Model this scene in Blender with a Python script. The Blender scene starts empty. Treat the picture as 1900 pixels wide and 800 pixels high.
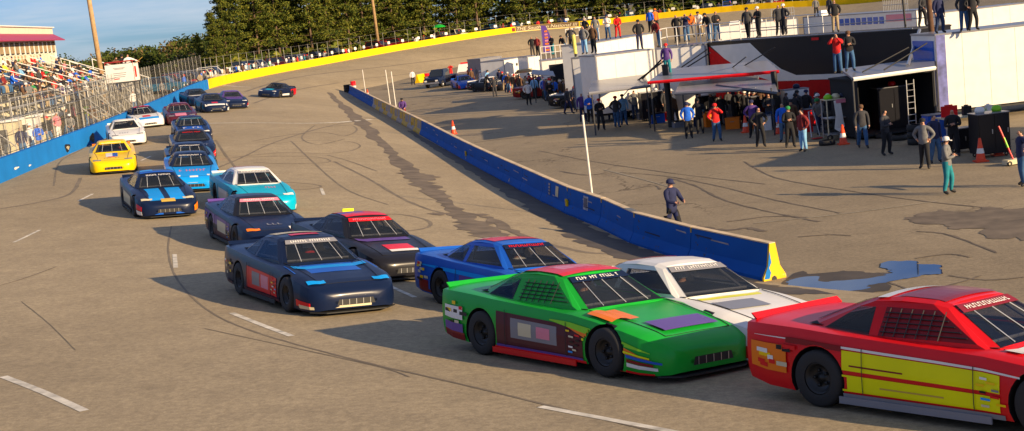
import bpy, bmesh, math, random
from mathutils import Vector, Matrix, noise
from mathutils.bvhtree import BVHTree
R = math.radians
random.seed(7)
sc = bpy.context.scene
COL = sc.collection
# ------------------------------------------------------------ camera (pixels below are in a 1900 x 800 frame)
HC, F = 6.8, 2500.0
PITCH, ROLL = math.atan(371 / F), R(6.2)
FW = Vector((0, math.cos(PITCH), -math.sin(PITCH)))
U0 = Vector((0, math.sin(PITCH), math.cos(PITCH)))
R0 = Vector((1, 0, 0))
RT = math.cos(ROLL) * R0 - math.sin(ROLL) * U0
UP = math.sin(ROLL) * R0 + math.cos(ROLL) * U0
CAM = Vector((0, 0, HC))
cd = bpy.data.cameras.new('camera'); cam = bpy.data.objects.new('camera', cd); COL.objects.link(cam)
cam.matrix_world = Matrix(((RT.x, UP.x, -FW.x, 0), (RT.y, UP.y, -FW.y, 0), (RT.z, UP.z, -FW.z, HC), (0, 0, 0, 1)))
cd.sensor_width = 36; cd.lens = 36 * F / 1900; cd.clip_end = 6000; cd.clip_start = .1
sc.camera = cam
def ray(px, py): return (FW * F + RT * (px - 950) + UP * (400 - py)).normalized()
def at_y(px, py, Y):
    d = ray(px, py); return CAM + d * (Y / d.y)
def at_z(px, py, z=0.0):
    d = ray(px, py); return CAM + d * ((z - HC) / d.z)
def lerp(a, b, t): return a + (b - a) * t
def catmull(P, n):
    out = []
    for i in range(len(P) - 1):
        a, b, c, d = P[max(i - 1, 0)], P[i], P[i + 1], P[min(i + 2, len(P) - 1)]
        for k in range(n):
            t = k / n
            out.append(.5 * ((2 * b) + (c - a) * t + (2 * a - 5 * b + 4 * c - d) * t * t + (3 * b - a - 3 * c + d) * t ** 3))
    out.append(P[-1].copy()); return out
# ------------------------------------------------------------ materials
MATS = {}
def mat(name, col, rough=.7, metal=0, var=.12, scale=6., bump=0., spec=.5, coat=0., alpha=None):
    if name in MATS: return MATS[name]
    m = bpy.data.materials.new(name); m.use_nodes = True; nt = m.node_tree; N = nt.nodes; L = nt.links
    b = N['Principled BSDF']; b.inputs['Roughness'].default_value = rough; b.inputs['Metallic'].default_value = metal
    b.inputs['Specular IOR Level'].default_value = spec; b.inputs['Coat Weight'].default_value = coat; b.inputs['Coat Roughness'].default_value = .08
    tc = N.new('ShaderNodeTexCoord'); no = N.new('ShaderNodeTexNoise'); no.inputs['Scale'].default_value = scale; no.inputs['Detail'].default_value = 4
    L.new(tc.outputs['Object'], no.inputs['Vector'])
    cr = N.new('ShaderNodeValToRGB'); cr.color_ramp.elements[0].position = .3; cr.color_ramp.elements[1].position = .7
    cr.color_ramp.elements[0].color = [max(0, c * (1 - var)) for c in col] + [1]; cr.color_ramp.elements[1].color = [min(1, c * (1 + var)) for c in col] + [1]
    L.new(no.outputs['Fac'], cr.inputs['Fac']); L.new(cr.outputs['Color'], b.inputs['Base Color'])
    if bump:
        bp = N.new('ShaderNodeBump'); bp.inputs['Strength'].default_value = bump; L.new(no.outputs['Fac'], bp.inputs['Height']); L.new(bp.outputs['Normal'], b.inputs['Normal'])
    MATS[name] = m; return m
def srgb(r, g, b): return tuple((c / 255 / 12.92 if c / 255 <= .04045 else ((c / 255 + .055) / 1.055) ** 2.4) for c in (r, g, b))
def ground_mat(name, c1, c2, crack=0., speck=.25, rough=.85, groove=False):
    m = bpy.data.materials.new(name); m.use_nodes = True; nt = m.node_tree; N = nt.nodes; L = nt.links
    b = N['Principled BSDF']; b.inputs['Roughness'].default_value = rough; b.inputs['Specular IOR Level'].default_value = .25
    ge = N.new('ShaderNodeNewGeometry')
    def noi(s, d=5, r=.6, dist=0):
        n = N.new('ShaderNodeTexNoise'); n.inputs['Scale'].default_value = s; n.inputs['Detail'].default_value = d; n.inputs['Roughness'].default_value = r
        n.inputs['Distortion'].default_value = dist; L.new(ge.outputs['Position'], n.inputs['Vector']); return n
    def ramp(src, p0, p1, a, bb):
        c = N.new('ShaderNodeValToRGB'); c.color_ramp.elements[0].position = p0; c.color_ramp.elements[1].position = p1
        c.color_ramp.elements[0].color = a; c.color_ramp.elements[1].color = bb; L.new(src, c.inputs['Fac']); return c
    def mul(a, bcol, fac=1.):
        x = N.new('ShaderNodeMix'); x.data_type = 'RGBA'; x.blend_type = 'MULTIPLY'; x.inputs[0].default_value = fac
        L.new(a, x.inputs[6]); L.new(bcol, x.inputs[7]); return x.outputs[2]
    big = ramp(noi(.09, 6, .62, .6).outputs['Fac'], .3, .7, (*c1, 1), (*c2, 1)).outputs['Color']
    mid = ramp(noi(1.1, 6, .7).outputs['Fac'], .25, .75, (.82, .82, .82, 1), (1.12, 1.12, 1.1, 1)).outputs['Color']
    fine = noi(9, 3, .75)
    v = ramp(fine.outputs['Fac'], .36, .64, (1 - speck, 1 - speck, 1 - speck, 1), (1 + speck, 1 + speck, 1 + speck, 1)).outputs['Color']
    gr = noi(38, 2, .7); vg = ramp(gr.outputs['Fac'], .35, .65, (1 - speck * .8,) * 3 + (1,), (1 + speck * .8,) * 3 + (1,)).outputs['Color']
    col = mul(mul(mul(big, mid), v), vg)
    if crack:
        ds = noi(.35, 4, .6); mp = N.new('ShaderNodeVectorMath'); mp.operation = 'MULTIPLY_ADD'
        L.new(ds.outputs['Color'], mp.inputs[0]); mp.inputs[1].default_value = (6, 6, 0); L.new(ge.outputs['Position'], mp.inputs[2])
        vo = N.new('ShaderNodeTexVoronoi'); vo.feature = 'DISTANCE_TO_EDGE'; vo.inputs['Scale'].default_value = .13; L.new(mp.outputs[0], vo.inputs['Vector'])
        ck = ramp(vo.outputs['Distance'], .003, .009, (.42, .4, .38, 1), (1, 1, 1, 1)).outputs['Color']
        msk = ramp(noi(.06, 2).outputs['Fac'], .44, .56, (0, 0, 0, 1), (1, 1, 1, 1))
        x = N.new('ShaderNodeMix'); x.data_type = 'RGBA'; x.blend_type = 'MULTIPLY'; L.new(msk.outputs['Color'], x.inputs[0]); L.new(col, x.inputs[6]); L.new(ck, x.inputs[7]); col = x.outputs[2]
        # patches of darker old sealing
        st = ramp(noi(.22, 5, .7, 1.4).outputs['Fac'], .64, .7, (1, 1, 1, 1), (.62, .6, .58, 1)).outputs['Color']; col = mul(col, st, crack)
    L.new(col, b.inputs['Base Color'])
    bp = N.new('ShaderNodeBump'); bp.inputs['Strength'].default_value = .22; bp.inputs['Distance'].default_value = .02; L.new(fine.outputs['Fac'], bp.inputs['Height']); L.new(bp.outputs['Normal'], b.inputs['Normal'])
    MATS[name] = m; return m
# ------------------------------------------------------------ mesh helpers
class MB:
    def __init__(s): s.v = []; s.f = []; s.m = []
    def add(s, vs, fs, mi=0):
        o = len(s.v); s.v += [tuple(v) for v in vs]; s.f += [tuple(i + o for i in f) for f in fs]; s.m += [mi] * len(fs); return s
    def box(s, c, d, rz=0, mi=0, M=None):
        x, y, z = d[0] / 2, d[1] / 2, d[2] / 2; ca, sa = math.cos(rz), math.sin(rz)
        vs = []
        for i in (-1, 1):
            for j in (-1, 1):
                for k in (-1, 1):
                    p = Vector((i * x * ca - j * y * sa + c[0], i * x * sa + j * y * ca + c[1], k * z + c[2]))
                    vs.append(M @ p if M else p)
        return s.add(vs, [(0, 1, 3, 2), (4, 6, 7, 5), (0, 4, 5, 1), (2, 3, 7, 6), (0, 2, 6, 4), (1, 5, 7, 3)], mi)
    def hexa(s, b, t, mi=0):   # bottom 4, top 4 points, counter-clockwise from above
        return s.add(list(b) + list(t), [(3, 2, 1, 0), (4, 5, 6, 7), (0, 1, 5, 4), (1, 2, 6, 5), (2, 3, 7, 6), (3, 0, 4, 7)], mi)
    def slab(s, pts, th, mi=0):
        n = len(pts); return s.add([Vector(p) for p in pts] + [Vector(p) - Vector((0, 0, th)) for p in pts],
            [tuple(range(n)), tuple(range(2 * n - 1, n - 1, -1))] + [(i, i + n, (i + 1) % n + n, (i + 1) % n) for i in range(n)], mi)
    def tube(s, a, b, r, r2=None, n=6, mi=0, cap=True):
        a = Vector(a); b = Vector(b); d = (b - a); r2 = r if r2 is None else r2
        if d.length < 1e-6: return s
        q = d.to_track_quat('Z', 'Y'); vs = []
        for p, rr in ((a, r), (b, r2)):
            for i in range(n):
                t = 2 * math.pi * i / n; vs.append(p + q @ Vector((rr * math.cos(t), rr * math.sin(t), 0)))
        fs = [(i, (i + 1) % n, (i + 1) % n + n, i + n) for i in range(n)]
        if cap: fs += [tuple(range(n - 1, -1, -1)), tuple(range(n, 2 * n))]
        return s.add(vs, fs, mi)
    def lathe(s, prof, c=(0, 0, 0), axis='Z', n=16, mi=0):
        vs = []
        for (r, h) in prof:
            for i in range(n):
                t = 2 * math.pi * i / n; a, b = r * math.cos(t), r * math.sin(t)
                vs.append(Vector(c) + (Vector((a, b, h)) if axis == 'Z' else Vector((a, h, b))))
        fs = []
        for k in range(len(prof) - 1):
            for i in range(n):
                q = (k * n + i, k * n + (i + 1) % n, (k + 1) * n + (i + 1) % n, (k + 1) * n + i)
                fs.append(q if axis == 'Z' else q[::-1])
        return s.add(vs, fs, mi)
    def mesh(s, name, mats, smooth=False, recalc=False):
        me = bpy.data.meshes.new(name); me.from_pydata(s.v, [], s.f)
        for m in (mats if isinstance(mats, (list, tuple)) else [mats]): me.materials.append(m)
        me.polygons.foreach_set('material_index', s.m)
        if recalc:
            bm = bmesh.new(); bm.from_mesh(me); bmesh.ops.recalc_face_normals(bm, faces=bm.faces); bm.to_mesh(me); bm.free()
        if smooth: me.shade_smooth()
        me.update(); return me
    def build(s, name, mats, parent=None, smooth=False, recalc=False): return link(name, s.mesh(name, mats, smooth, recalc), parent)
def link(name, me, parent=None):
    o = bpy.data.objects.new(name, me); COL.objects.link(o)
    if parent: o.parent = parent
    return o
def tag(o, label=None, cat=None, group=None, kind=None):
    if label: o['label'] = label
    if cat: o['category'] = cat
    if group: o['group'] = group
    if kind: o['kind'] = kind
    return o
def thing(name, label, cat, loc=(0, 0, 0), rz=0, group=None):
    o = bpy.data.objects.new(name, None); COL.objects.link(o); o.location = loc; o.rotation_euler = (0, 0, rz); o.empty_display_size = .2
    return tag(o, label, cat, group)
ORD = 'first second third fourth fifth sixth seventh eighth ninth tenth eleventh twelfth thirteenth fourteenth fifteenth sixteenth seventeenth eighteenth nineteenth twentieth'.split()
def ordi(n):
    if n <= 20: return ORD[n - 1]
    tens = {2: 'twenty', 3: 'thirty', 4: 'forty', 5: 'fifty', 6: 'sixty', 7: 'seventy', 8: 'eighty', 9: 'ninety'}
    if n % 10 == 0: return {2: 'twentieth', 3: 'thirtieth', 4: 'fortieth', 5: 'fiftieth', 6: 'sixtieth', 7: 'seventieth', 8: 'eightieth', 9: 'ninetieth'}[n // 10]
    return tens[n // 10] + '-' + ORD[n % 10 - 1]
def art(w): return ('an ' if w[0] in 'aeiou' else 'a ') + w

# ============================================================ THE SETTING
C0 = Vector((24, 172, 0))
OUT, INN = [], []
def oi(o, i): OUT.append(o); INN.append(i)
def inward(o, w=17.):
    d = Vector((C0.x - o.x, C0.y - o.y, 0)); d.normalize(); p = o + d * w; return Vector((p.x, p.y, 0))
oi(Vector((96, 120, 2.2)), Vector((79, 124, 0)))
for px, py, Y in ((1950, -34, 178), (1800, -18, 201), (1600, 6, 222), (1400, 18, 233), (1240, 33, 238), (1100, 48, 240), (950, 61, 236), (770, 89, 221), (600, 120, 196), (480, 143, 168)):
    o = at_y(px, py, Y); oi(o, Vector((-13.6, 168, 0)) if px == 480 else inward(o, 17))
oi(at_y(388, 165, 143), Vector((-16.6, 149, 0))); OUT_BLUE = len(OUT) - 1
oi(at_y(300, 208, 104), at_z(760, 240)); oi(at_y(200, 255, 80.5), at_z(862, 292)); oi(at_y(100, 298, 67.5), at_z(930, 333)); oi(at_y(0, 341, 57), at_z(1000, 372))
oi(Vector((-19.6, 38, 2.1)), at_z(1103, 419)); oi(Vector((-15, 23, 2.3)), at_z(1259, 482)); oi(Vector((-6, 11.5, 2.4)), at_z(1411, 523))
oi(Vector((6, 5, 2.4)), Vector((11.5, 25.5, 0))); oi(Vector((20, 3, 2.4)), Vector((20, 23, 0))); oi(Vector((38, 6, 2.4)), Vector((34, 25, 0))); oi(Vector((60, 16, 2.4)), Vector((52, 34, 0)))
oi(Vector((86, 50, 2.4)), Vector((70, 60, 0))); oi(Vector((98, 90, 2.3)), Vector((80, 94, 0)))
NS = 8
WALL_I = OUT[:]
So = catmull(OUT + [OUT[0]], NS); Si = catmull(INN + [INN[0]], NS)
mb = MB(); T = 14; n = len(So) - 1
for i in range(n):
    for k in range(T + 1):
        t = k / T; p = lerp(Si[i], So[i], t); mb.v.append((p.x, p.y, So[i].z * (1 - (1 - t) ** 1.7)))
for i in range(n):
    j = (i + 1) % n
    for k in range(T):
        mb.f.append((i * (T + 1) + k, j * (T + 1) + k, j * (T + 1) + k + 1, i * (T + 1) + k + 1)); mb.m.append(0)
asph = ground_mat('track_asphalt', (.315, .248, .152), (.41, .325, .202), speck=.15)
pitm = ground_mat('pit_asphalt', (.25, .197, .122), (.35, .276, .172), crack=.8, speck=.15)
dirt = ground_mat('dry_grass', (.13, .105, .045), (.25, .2, .11), speck=.3)
track = mb.build('track', asph, smooth=True, recalc=True); tag(track, kind='structure')
TRACK_V, TRACK_F = list(mb.v), list(mb.f)
mb2 = MB(); mb2.v = [(p.x, p.y, 0) for p in Si[:-1]]
bm = bmesh.new(); vs = [bm.verts.new(v) for v in mb2.v]; es = [bm.edges.new((vs[i], vs[(i + 1) % n])) for i in range(n)]
bmesh.ops.triangle_fill(bm, use_beauty=True, edges=es, normal=(0, 0, 1)); bmesh.ops.recalc_face_normals(bm, faces=bm.faces)
me = bpy.data.meshes.new('pit_area'); bm.to_mesh(me)
PIT_V = [v.co[:] for v in bm.verts]; bm.verts.index_update(); PIT_F = [tuple(v.index for v in f.verts) for f in bm.faces]; bm.free()
me.materials.append(pitm); pit = link('pit_area', me); tag(pit, kind='structure')
if me.polygons[0].normal.z < 0: me.flip_normals()
mb3 = MB(); RG = [(0, 0), (.5, -.02), (6, .0), (14, .3), (45, .4), (120, -1), (500, -3), (3500, -3)]
for i in range(n):
    o = So[i]; a, b = So[(i + 1) % n], So[i - 1]; tn = Vector((a.x - b.x, a.y - b.y, 0)).normalized(); nr = Vector((-tn.y, tn.x, 0))
    if nr.dot(Vector((o.x - 20, o.y - 110, 0))) < 0: nr = -nr
    rad = Vector((o.x - 20, o.y - 110, 0)).normalized()
    for q, (d, dz) in enumerate(RG):
        dr = nr if d < 5 else rad; p = o + dr * d; mb3.v.append((p.x, p.y, o.z + dz if d < 100 else dz + 1.5))
K = len(RG)
for i in range(n):
    j = (i + 1) % n
    for q in range(K - 1): mb3.f.append((i * K + q, i * K + q + 1, j * K + q + 1, j * K + q)); mb3.m.append(0)
ground = mb3.build('ground', dirt, smooth=True, recalc=True); tag(ground, kind='structure')
vall = TRACK_V + PIT_V + mb3.v; o1, o2 = len(TRACK_V), len(TRACK_V) + len(PIT_V)
BV = BVHTree.FromPolygons(vall, TRACK_F + [tuple(i + o1 for i in f) for f in PIT_F] + [tuple(i + o2 for i in f) for f in mb3.f])
def hit(px, py):
    h = BV.ray_cast(CAM, ray(px, py)); return (h[0], h[1]) if h[0] is not None else (at_z(px, min(py, 900)), Vector((0, 0, 1)))
def drop(x, y):
    h = BV.ray_cast(Vector((x, y, 60)), Vector((0, 0, -1)))
    if h[0] is None: return Vector((x, y, 0)), Vector((0, 0, 1))
    nn = h[1] if h[1].z > 0 else -h[1]; return h[0], nn
def Z(x, y): return drop(x, y)[0].z
def smooth_normal(x, y, e=1.2):
    return Vector((Z(x - e, y) - Z(x + e, y), Z(x, y - e) - Z(x, y + e), 2 * e)).normalized()
# ribbons on the ground
def ribbon(pts, w, name, m, lift=.006, jag=0., sub=6, world=False, w_fn=None):
    P = [Vector(p) for p in pts] if world else [hit(*p)[0] for p in pts]
    C = catmull(P, sub); mbx = MB(); rnd = random.Random(len(pts) * 31 + int(P[0].x * 10))
    for i, c in enumerate(C):
        a, b = C[max(i - 1, 0)], C[min(i + 1, len(C) - 1)]; t = Vector((b.x - a.x, b.y - a.y, 0)).normalized(); nn = Vector((-t.y, t.x, 0))
        ww = (w_fn(i / (len(C) - 1)) if w_fn else 1) * w / 2
        for s in (-1, 1):
            q = c + nn * s * ww * (1 + jag * rnd.uniform(-1, 1)); mbx.v.append((q.x, q.y, Z(q.x, q.y) + lift))
    for i in range(len(C) - 1): mbx.f.append((2 * i, 2 * i + 1, 2 * i + 3, 2 * i + 2)); mbx.m.append(0)
    return mbx
def join(mbs):
    o = MB()
    for m in mbs: o.add(m.v, m.f)
    return o
paint = mat('worn_paint', (.62, .57, .46), .8, var=.35, scale=4)
skid = mat('tyre_rubber_mark', (.20, .157, .10), .85, var=.2, scale=1.2)
for i, (pts, w) in enumerate((([(6, 699), (80, 728), (157, 763)], .13), ([(430, 581), (485, 603), (541, 624)], .12), ([(1003, 755), (1120, 777), (1240, 800), (1290, 812)], .12),
        ([(324, 472), (326, 497)], .11), ([(146, 373), (172, 360)], .11), ([(26, 450), (74, 427)], .1), ([(596, 350), (601, 362)], .12), ([(262, 298), (280, 290)], .12), ([(700, 520), (770, 552)], .11))):
    tag(ribbon(pts, w, '', None).build('lane_line', paint), kind='structure')
tag(ribbon([(388, 229), (470, 228), (560, 229), (630, 227), (690, 222)], .3, '', None, .007).build('start_line', paint), kind='structure')
tag(ribbon([(393, 158), (430, 160), (466, 162)], .3, '', None, .007).build('timing_line', paint), kind='structure')
sk = []
for pts, w in (
    ([(405, 311), (450, 292), (500, 268), (560, 248), (620, 232), (655, 226)], .14), ([(412, 296), (470, 288), (540, 283), (600, 285), (650, 280), (668, 270), (640, 262), (560, 262), (480, 270)], .10),
    ([(455, 292), (520, 290), (590, 292), (612, 300), (560, 304), (470, 302)], .1), ([(470, 262), (540, 250), (600, 246), (640, 252), (662, 242), (650, 233), (600, 236)], .12),
    ([(402, 345), (480, 338), (560, 340), (596, 346), (560, 352), (500, 350)], .1), ([(680, 400), (740, 398), (790, 408), (797, 420), (760, 428), (690, 425), (640, 418)], .12),
    ([(620, 300), (680, 330), (740, 365), (800, 390), (860, 402)], .14), ([(540, 262), (580, 300), (640, 350), (720, 380)], .09),
    ([(318, 420), (312, 460), (322, 505), (350, 545), (400, 585), (470, 615), (560, 642), (700, 678), (850, 712), (1000, 748), (1150, 785), (1230, 806)], .05),
    ([(380, 610), (520, 640), (700, 680), (760, 700)], .03), ([(0, 530), (50, 515), (105, 495)], .05), ([(0, 388), (70, 376), (130, 360), (150, 330)], .16), ([(100, 345), (112, 300), (160, 272), (215, 235)], .08),
    ([(455, 170), (520, 150), (640, 132), (760, 118), (880, 103), (1000, 88)], .35), ([(470, 192), (560, 165), (640, 151), (760, 137), (830, 126)], .25),
    ([(400, 260), (420, 290), (455, 330)], .12), ([(585, 232), (560, 255), (590, 268), (640, 258)], .1), ([(608, 288), (650, 300), (700, 318)], .1), ([(1010, 452), (1100, 470), (1190, 468)], .3),
    ([(40, 560), (90, 600), (140, 650)], .02)):
    sk.append(ribbon(pts, w, '', None, .005, .25, 10))
tag(join(sk).build('tyre_marks', skid), kind='stuff')
stain_shadow = mat('stain_and_shadow_asphalt', (.155, .118, .076), .85, var=.35, scale=1.5)
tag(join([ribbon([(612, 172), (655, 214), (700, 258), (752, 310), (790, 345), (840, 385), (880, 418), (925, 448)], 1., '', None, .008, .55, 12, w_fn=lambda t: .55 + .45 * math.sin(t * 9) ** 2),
    ribbon([(800, 398), (850, 396), (905, 400)], .5, '', None, .009, .6, 8), ribbon([(738, 322), (775, 322), (808, 330)], .55, '', None, .010, .6, 8), ribbon([(905, 402), (940, 425), (1010, 455)], .4, '', None, .0095, .6, 8)]).build('oil_stain', stain_shadow), kind='structure')
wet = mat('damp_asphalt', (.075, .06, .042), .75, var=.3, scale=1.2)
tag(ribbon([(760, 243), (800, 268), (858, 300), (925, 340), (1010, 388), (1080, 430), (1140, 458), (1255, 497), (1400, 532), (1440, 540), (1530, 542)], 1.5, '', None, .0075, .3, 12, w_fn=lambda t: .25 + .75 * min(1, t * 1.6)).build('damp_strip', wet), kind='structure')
# puddle: reflected sky is painted in as a blue base colour
pm = bpy.data.materials.new('puddle_water'); pm.use_nodes = True; b = pm.node_tree.nodes['Principled BSDF']; b.inputs['Base Color'].default_value = (.006, .03, .09, 1); b.inputs['Roughness'].default_value = .03; b.inputs['IOR'].default_value = 1.75; b.inputs['Specular IOR Level'].default_value = 1
pn = pm.node_tree.nodes.new('ShaderNodeTexNoise'); pn.inputs['Scale'].default_value = 1.3; pr = pm.node_tree.nodes.new('ShaderNodeBump'); pr.inputs['Strength'].default_value = .012; pm.node_tree.links.new(pn.outputs['Fac'], pr.inputs['Height']); pm.node_tree.links.new(pr.outputs['Normal'], b.inputs['Normal'])
def outline(pts, lift, sub=10):
    P = [at_z(*p) for p in pts]; P.append(P[0]); C = catmull(P, sub)[:-1]; C = [c + Vector((noise.noise(c * 1.7 + Vector((3, 1, 0))), noise.noise(c * 1.7 + Vector((9, 5, 2))), 0)) * .45 + Vector((noise.noise(c * 6), noise.noise(c * 6 + Vector((4, 4, 4))), 0)) * .12 for c in C]; m = MB(); m.v = [(c.x, c.y, lift) for c in C]; 
    b_ = bmesh.new(); vv = [b_.verts.new(v) for v in m.v]; ee = [b_.edges.new((vv[i], vv[(i + 1) % len(vv)])) for i in range(len(vv))]
    bmesh.ops.triangle_fill(b_, use_beauty=True, edges=ee, normal=(0, 0, 1)); b_.verts.index_update(); m.f = [tuple(v.index for v in (f.verts if f.normal.z > 0 else reversed(f.verts))) for f in b_.faces]; m.m = [0] * len(m.f); b_.free(); return m
tag(outline([(1455, 524), (1500, 517), (1560, 520), (1620, 515), (1650, 508), (1640, 497), (1655, 489), (1700, 488), (1745, 495), (1755, 503), (1745, 511), (1700, 515), (1660, 518), (1620, 530), (1600, 541), (1560, 545), (1500, 541), (1460, 538)], .014).build('puddle', pm, recalc=True), kind='structure')
tag(join([outline([(1452, 518), (1500, 505), (1570, 503), (1640, 508), (1650, 520), (1640, 540), (1590, 556), (1500, 556), (1450, 545)], .0105), ]).build('wet_patch', wet, recalc=True), kind='structure')
st2 = [outline([(1665, 404), (1710, 398), (1740, 390), (1790, 394), (1830, 384), (1880, 386), (1960, 384), (1960, 440), (1905, 448), (1880, 440), (1850, 444), (1800, 424), (1770, 428), (1730, 416), (1690, 416)], .010)]  # dark outline paints a shadow region onto the right pit ground
for pts, w in (([(1290, 420), (1340, 427), (1390, 424), (1420, 430)], .22), ([(1260, 432), (1300, 430)], .5), ([(1480, 440), (1540, 436), (1580, 438)], .09), ([(1350, 412), (1430, 402), (1500, 404)], .12), ([(1640, 520), (1700, 540), (1760, 530), (1820, 512)], .06),
    ([(1760, 512), (1830, 520), (1900, 515)], .07), ([(1700, 480), (1760, 472), (1800, 478)], .07), ([(1180, 350), (1215, 345), (1225, 352)], .1), ([(1240, 330), (1290, 345), (1340, 370), (1420, 392), (1520, 412)], .09), ([(1150, 320), (1240, 328), (1330, 345), (1440, 372), (1560, 396)], .07),
    ([(1000, 280), (1100, 300), (1250, 322), (1420, 342)], .06), ([(1380, 300), (1440, 330), (1560, 352), (1700, 372), (1850, 388)], .08), ([(880, 265), (935, 258), (1000, 252)], .12), ([(1040, 318), (1085, 325), (1120, 322)], .1), ([(1700, 430), (1760, 436), (1850, 470)], .08)):
    st2.append(ribbon(pts, w, '', None, .009, .7, 8))
tag(join(st2).build('cracks_and_painted_shadow', stain_shadow), kind='stuff')
tag(join([ribbon([(1400, 415), (1560, 398), (1740, 374)], .08, '', None, .012, .2, 8), ribbon([(1120, 315), (1180, 330), (1260, 352)], .07, '', None, .012, .3)]).build('faded_pit_line', mat('faded_paint', (.34, .29, .2), .8, var=.2)), kind='structure')
# pale weathered apron and tar patch on the pit road
# ------------------------------------------------------------ outer walls
def sec_wall(pts, prof, name, m, label, cat='wall', closed_ends=True):
    """prof: list of (offset towards the track, height)"""
    mbx = MB(); L = len(prof)
    for i, c in enumerate(pts):
        a, b = pts[max(i - 1, 0)], pts[min(i + 1, len(pts) - 1)]; t = Vector((b.x - a.x, b.y - a.y, 0)).normalized(); nn = Vector((-t.y, t.x, 0))
        if nn.dot(Vector((25 - c.x, 110 - c.y, 0))) < 0: nn = -nn
        for (o, h) in prof: mbx.v.append((c.x + nn.x * o, c.y + nn.y * o, c.z + h))
    for i in range(len(pts) - 1):
        for k in range(L - 1): mbx.f.append((i * L + k, i * L + k + 1, (i + 1) * L + k + 1, (i + 1) * L + k)); mbx.m.append(0)
    mbx.f += [tuple(range(L)), tuple(reversed(range((len(pts) - 1) * L, len(pts) * L)))]; mbx.m += [0, 0]
    o = mbx.build(name, m, recalc=True); tag(o, label, cat); return o
def wall_paint(name, c, c2, s=.7, thr=.68):
    m = mat(name, c, .8, var=.1, scale=.8, spec=.2); nt = m.node_tree; N = nt.nodes; L = nt.links; b = N['Principled BSDF']; src = b.inputs['Base Color'].links[0].from_socket
    n2 = N.new('ShaderNodeTexNoise'); n2.inputs['Scale'].default_value = s; n2.inputs['Detail'].default_value = 8; n2.inputs['Roughness'].default_value = .7
    tc = N.new('ShaderNodeTexCoord'); L.new(tc.outputs['Object'], n2.inputs['Vector'])
    cr = N.new('ShaderNodeValToRGB'); cr.color_ramp.elements[0].position = thr; cr.color_ramp.elements[1].position = thr + .05; L.new(n2.outputs['Fac'], cr.inputs['Fac'])
    x = N.new('ShaderNodeMix'); x.data_type = 'RGBA'; L.new(cr.outputs['Color'], x.inputs[0]); L.new(src, x.inputs[6]); x.inputs[7].default_value = (*c2, 1); L.new(x.outputs[2], b.inputs['Base Color']); return m
blue_m = wall_paint('blue_wall_paint', (.008, .17, .52), (.02, .05, .1), 1.0, .70)
yel_m = wall_paint('yellow_wall_paint', (.86, .56, .004), (.5, .33, .05), .5, .72)
iB = OUT_BLUE * NS
yp = So[NS * 0:iB + 1]; bp_ = So[iB:(OUT_BLUE + 7) * NS + 1]
prof = [(0, -.4), (0, .98), (-.03, 1.0), (-.28, 1.0), (-.3, .97), (-.3, -.4)]
ywall = sec_wall(yp, prof, 'retaining_wall', yel_m, 'long yellow concrete wall curving round the far turn of the track')
bwall = sec_wall(bp_, prof, 'retaining_wall', blue_m, 'bright blue concrete wall along the left edge of the track')
# ============================================================ PEOPLE
SKINV = {}
def skin_mesh(name, J, E, cat, fingers=True):
    """J: {name:(x,y,z,rx,ry)}  E: [(a,b)]  cat: {(a,b): slot}"""
    names = list(J); idx = {k: i for i, k in enumerate(names)}; V = [Vector(J[k][:3]) for k in names]; Rr = [(J[k][3], J[k][4] if len(J[k]) > 4 else J[k][3]) for k in names]
    Ed = [(idx[a], idx[b]) for a, b in E]; seg = [(V[a], V[b], cat[(names[a], names[b])], Rr[a][0], Rr[b][0]) for a, b in Ed]; roots = [idx['pelvis']]
    if fingers:
        for s in 'LR':
            w_, p_ = Vector(J['wrist' + s][:3]), Vector(J['palm' + s][:3]); d = (p_ - w_).normalized(); side = d.cross(Vector((1, 0, 0)) if abs(d.x) < .8 else Vector((0, 0, 1))).normalized(); nrm = d.cross(side)
            for k in range(5):
                if k < 4: base = p_ + side * (.027 - .018 * k); ln = (.066, .076, .07, .054)[k]; dd = (d + nrm * .15).normalized()
                else: base = p_ - d * .025 + side * .03; ln = .055; dd = (d * .6 + side * .8).normalized()
                a = len(V); V += [base, base + dd * ln * .55, base + (dd + nrm * .35).normalized() * ln]; Rr += [(.0105, .0105), (.0095, .0095), (.008, .008)]
                Ed += [(a, a + 1), (a + 1, a + 2)]; seg += [(V[a], V[a + 1], 0, .0105, .009), (V[a + 1], V[a + 2], 0, .009, .008)]; roots.append(a)
    me = bpy.data.meshes.new('sk'); me.from_pydata([tuple(v) for v in V], Ed, []); o = bpy.data.objects.new('sk', me); COL.objects.link(o)
    md = o.modifiers.new('s', 'SKIN'); md.use_smooth_shade = True; sv = me.skin_vertices[0].data
    for i, r in enumerate(Rr): sv[i].radius = r; sv[i].use_root = i in roots
    sb = o.modifiers.new('b', 'SUBSURF'); sb.levels = 1; sb.render_levels = 1
    dg = bpy.context.evaluated_depsgraph_get(); out = bpy.data.meshes.new_from_object(o.evaluated_get(dg)); bpy.data.objects.remove(o); bpy.data.meshes.remove(me); out.name = name
    for m in (SK_M, SHIRT_D, PANT_D, SHOE_M, HAIR_M): out.materials.append(m)
    hc = Vector(J['head'][:3]); fd = Vector(J['face'][:3]) - hc; fd.normalize()
    for p in out.polygons:
        c = p.center; best = 9; bi = 0
        for a, b, k, ra, rb in seg:
            ab = b - a; t = max(0, min(1, (c - a).dot(ab) / max(ab.length_squared, 1e-9))); d = (a + ab * t - c).length - lerp(ra, rb, t)
            if d < best: best, bi = d, k
        if bi == 0 and (c - hc).length < .16:
            r = c - hc
            if r.z > .045 or (r.z > -.055 and r.dot(fd) < .02): bi = 4
        p.material_index = bi
    return out
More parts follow.
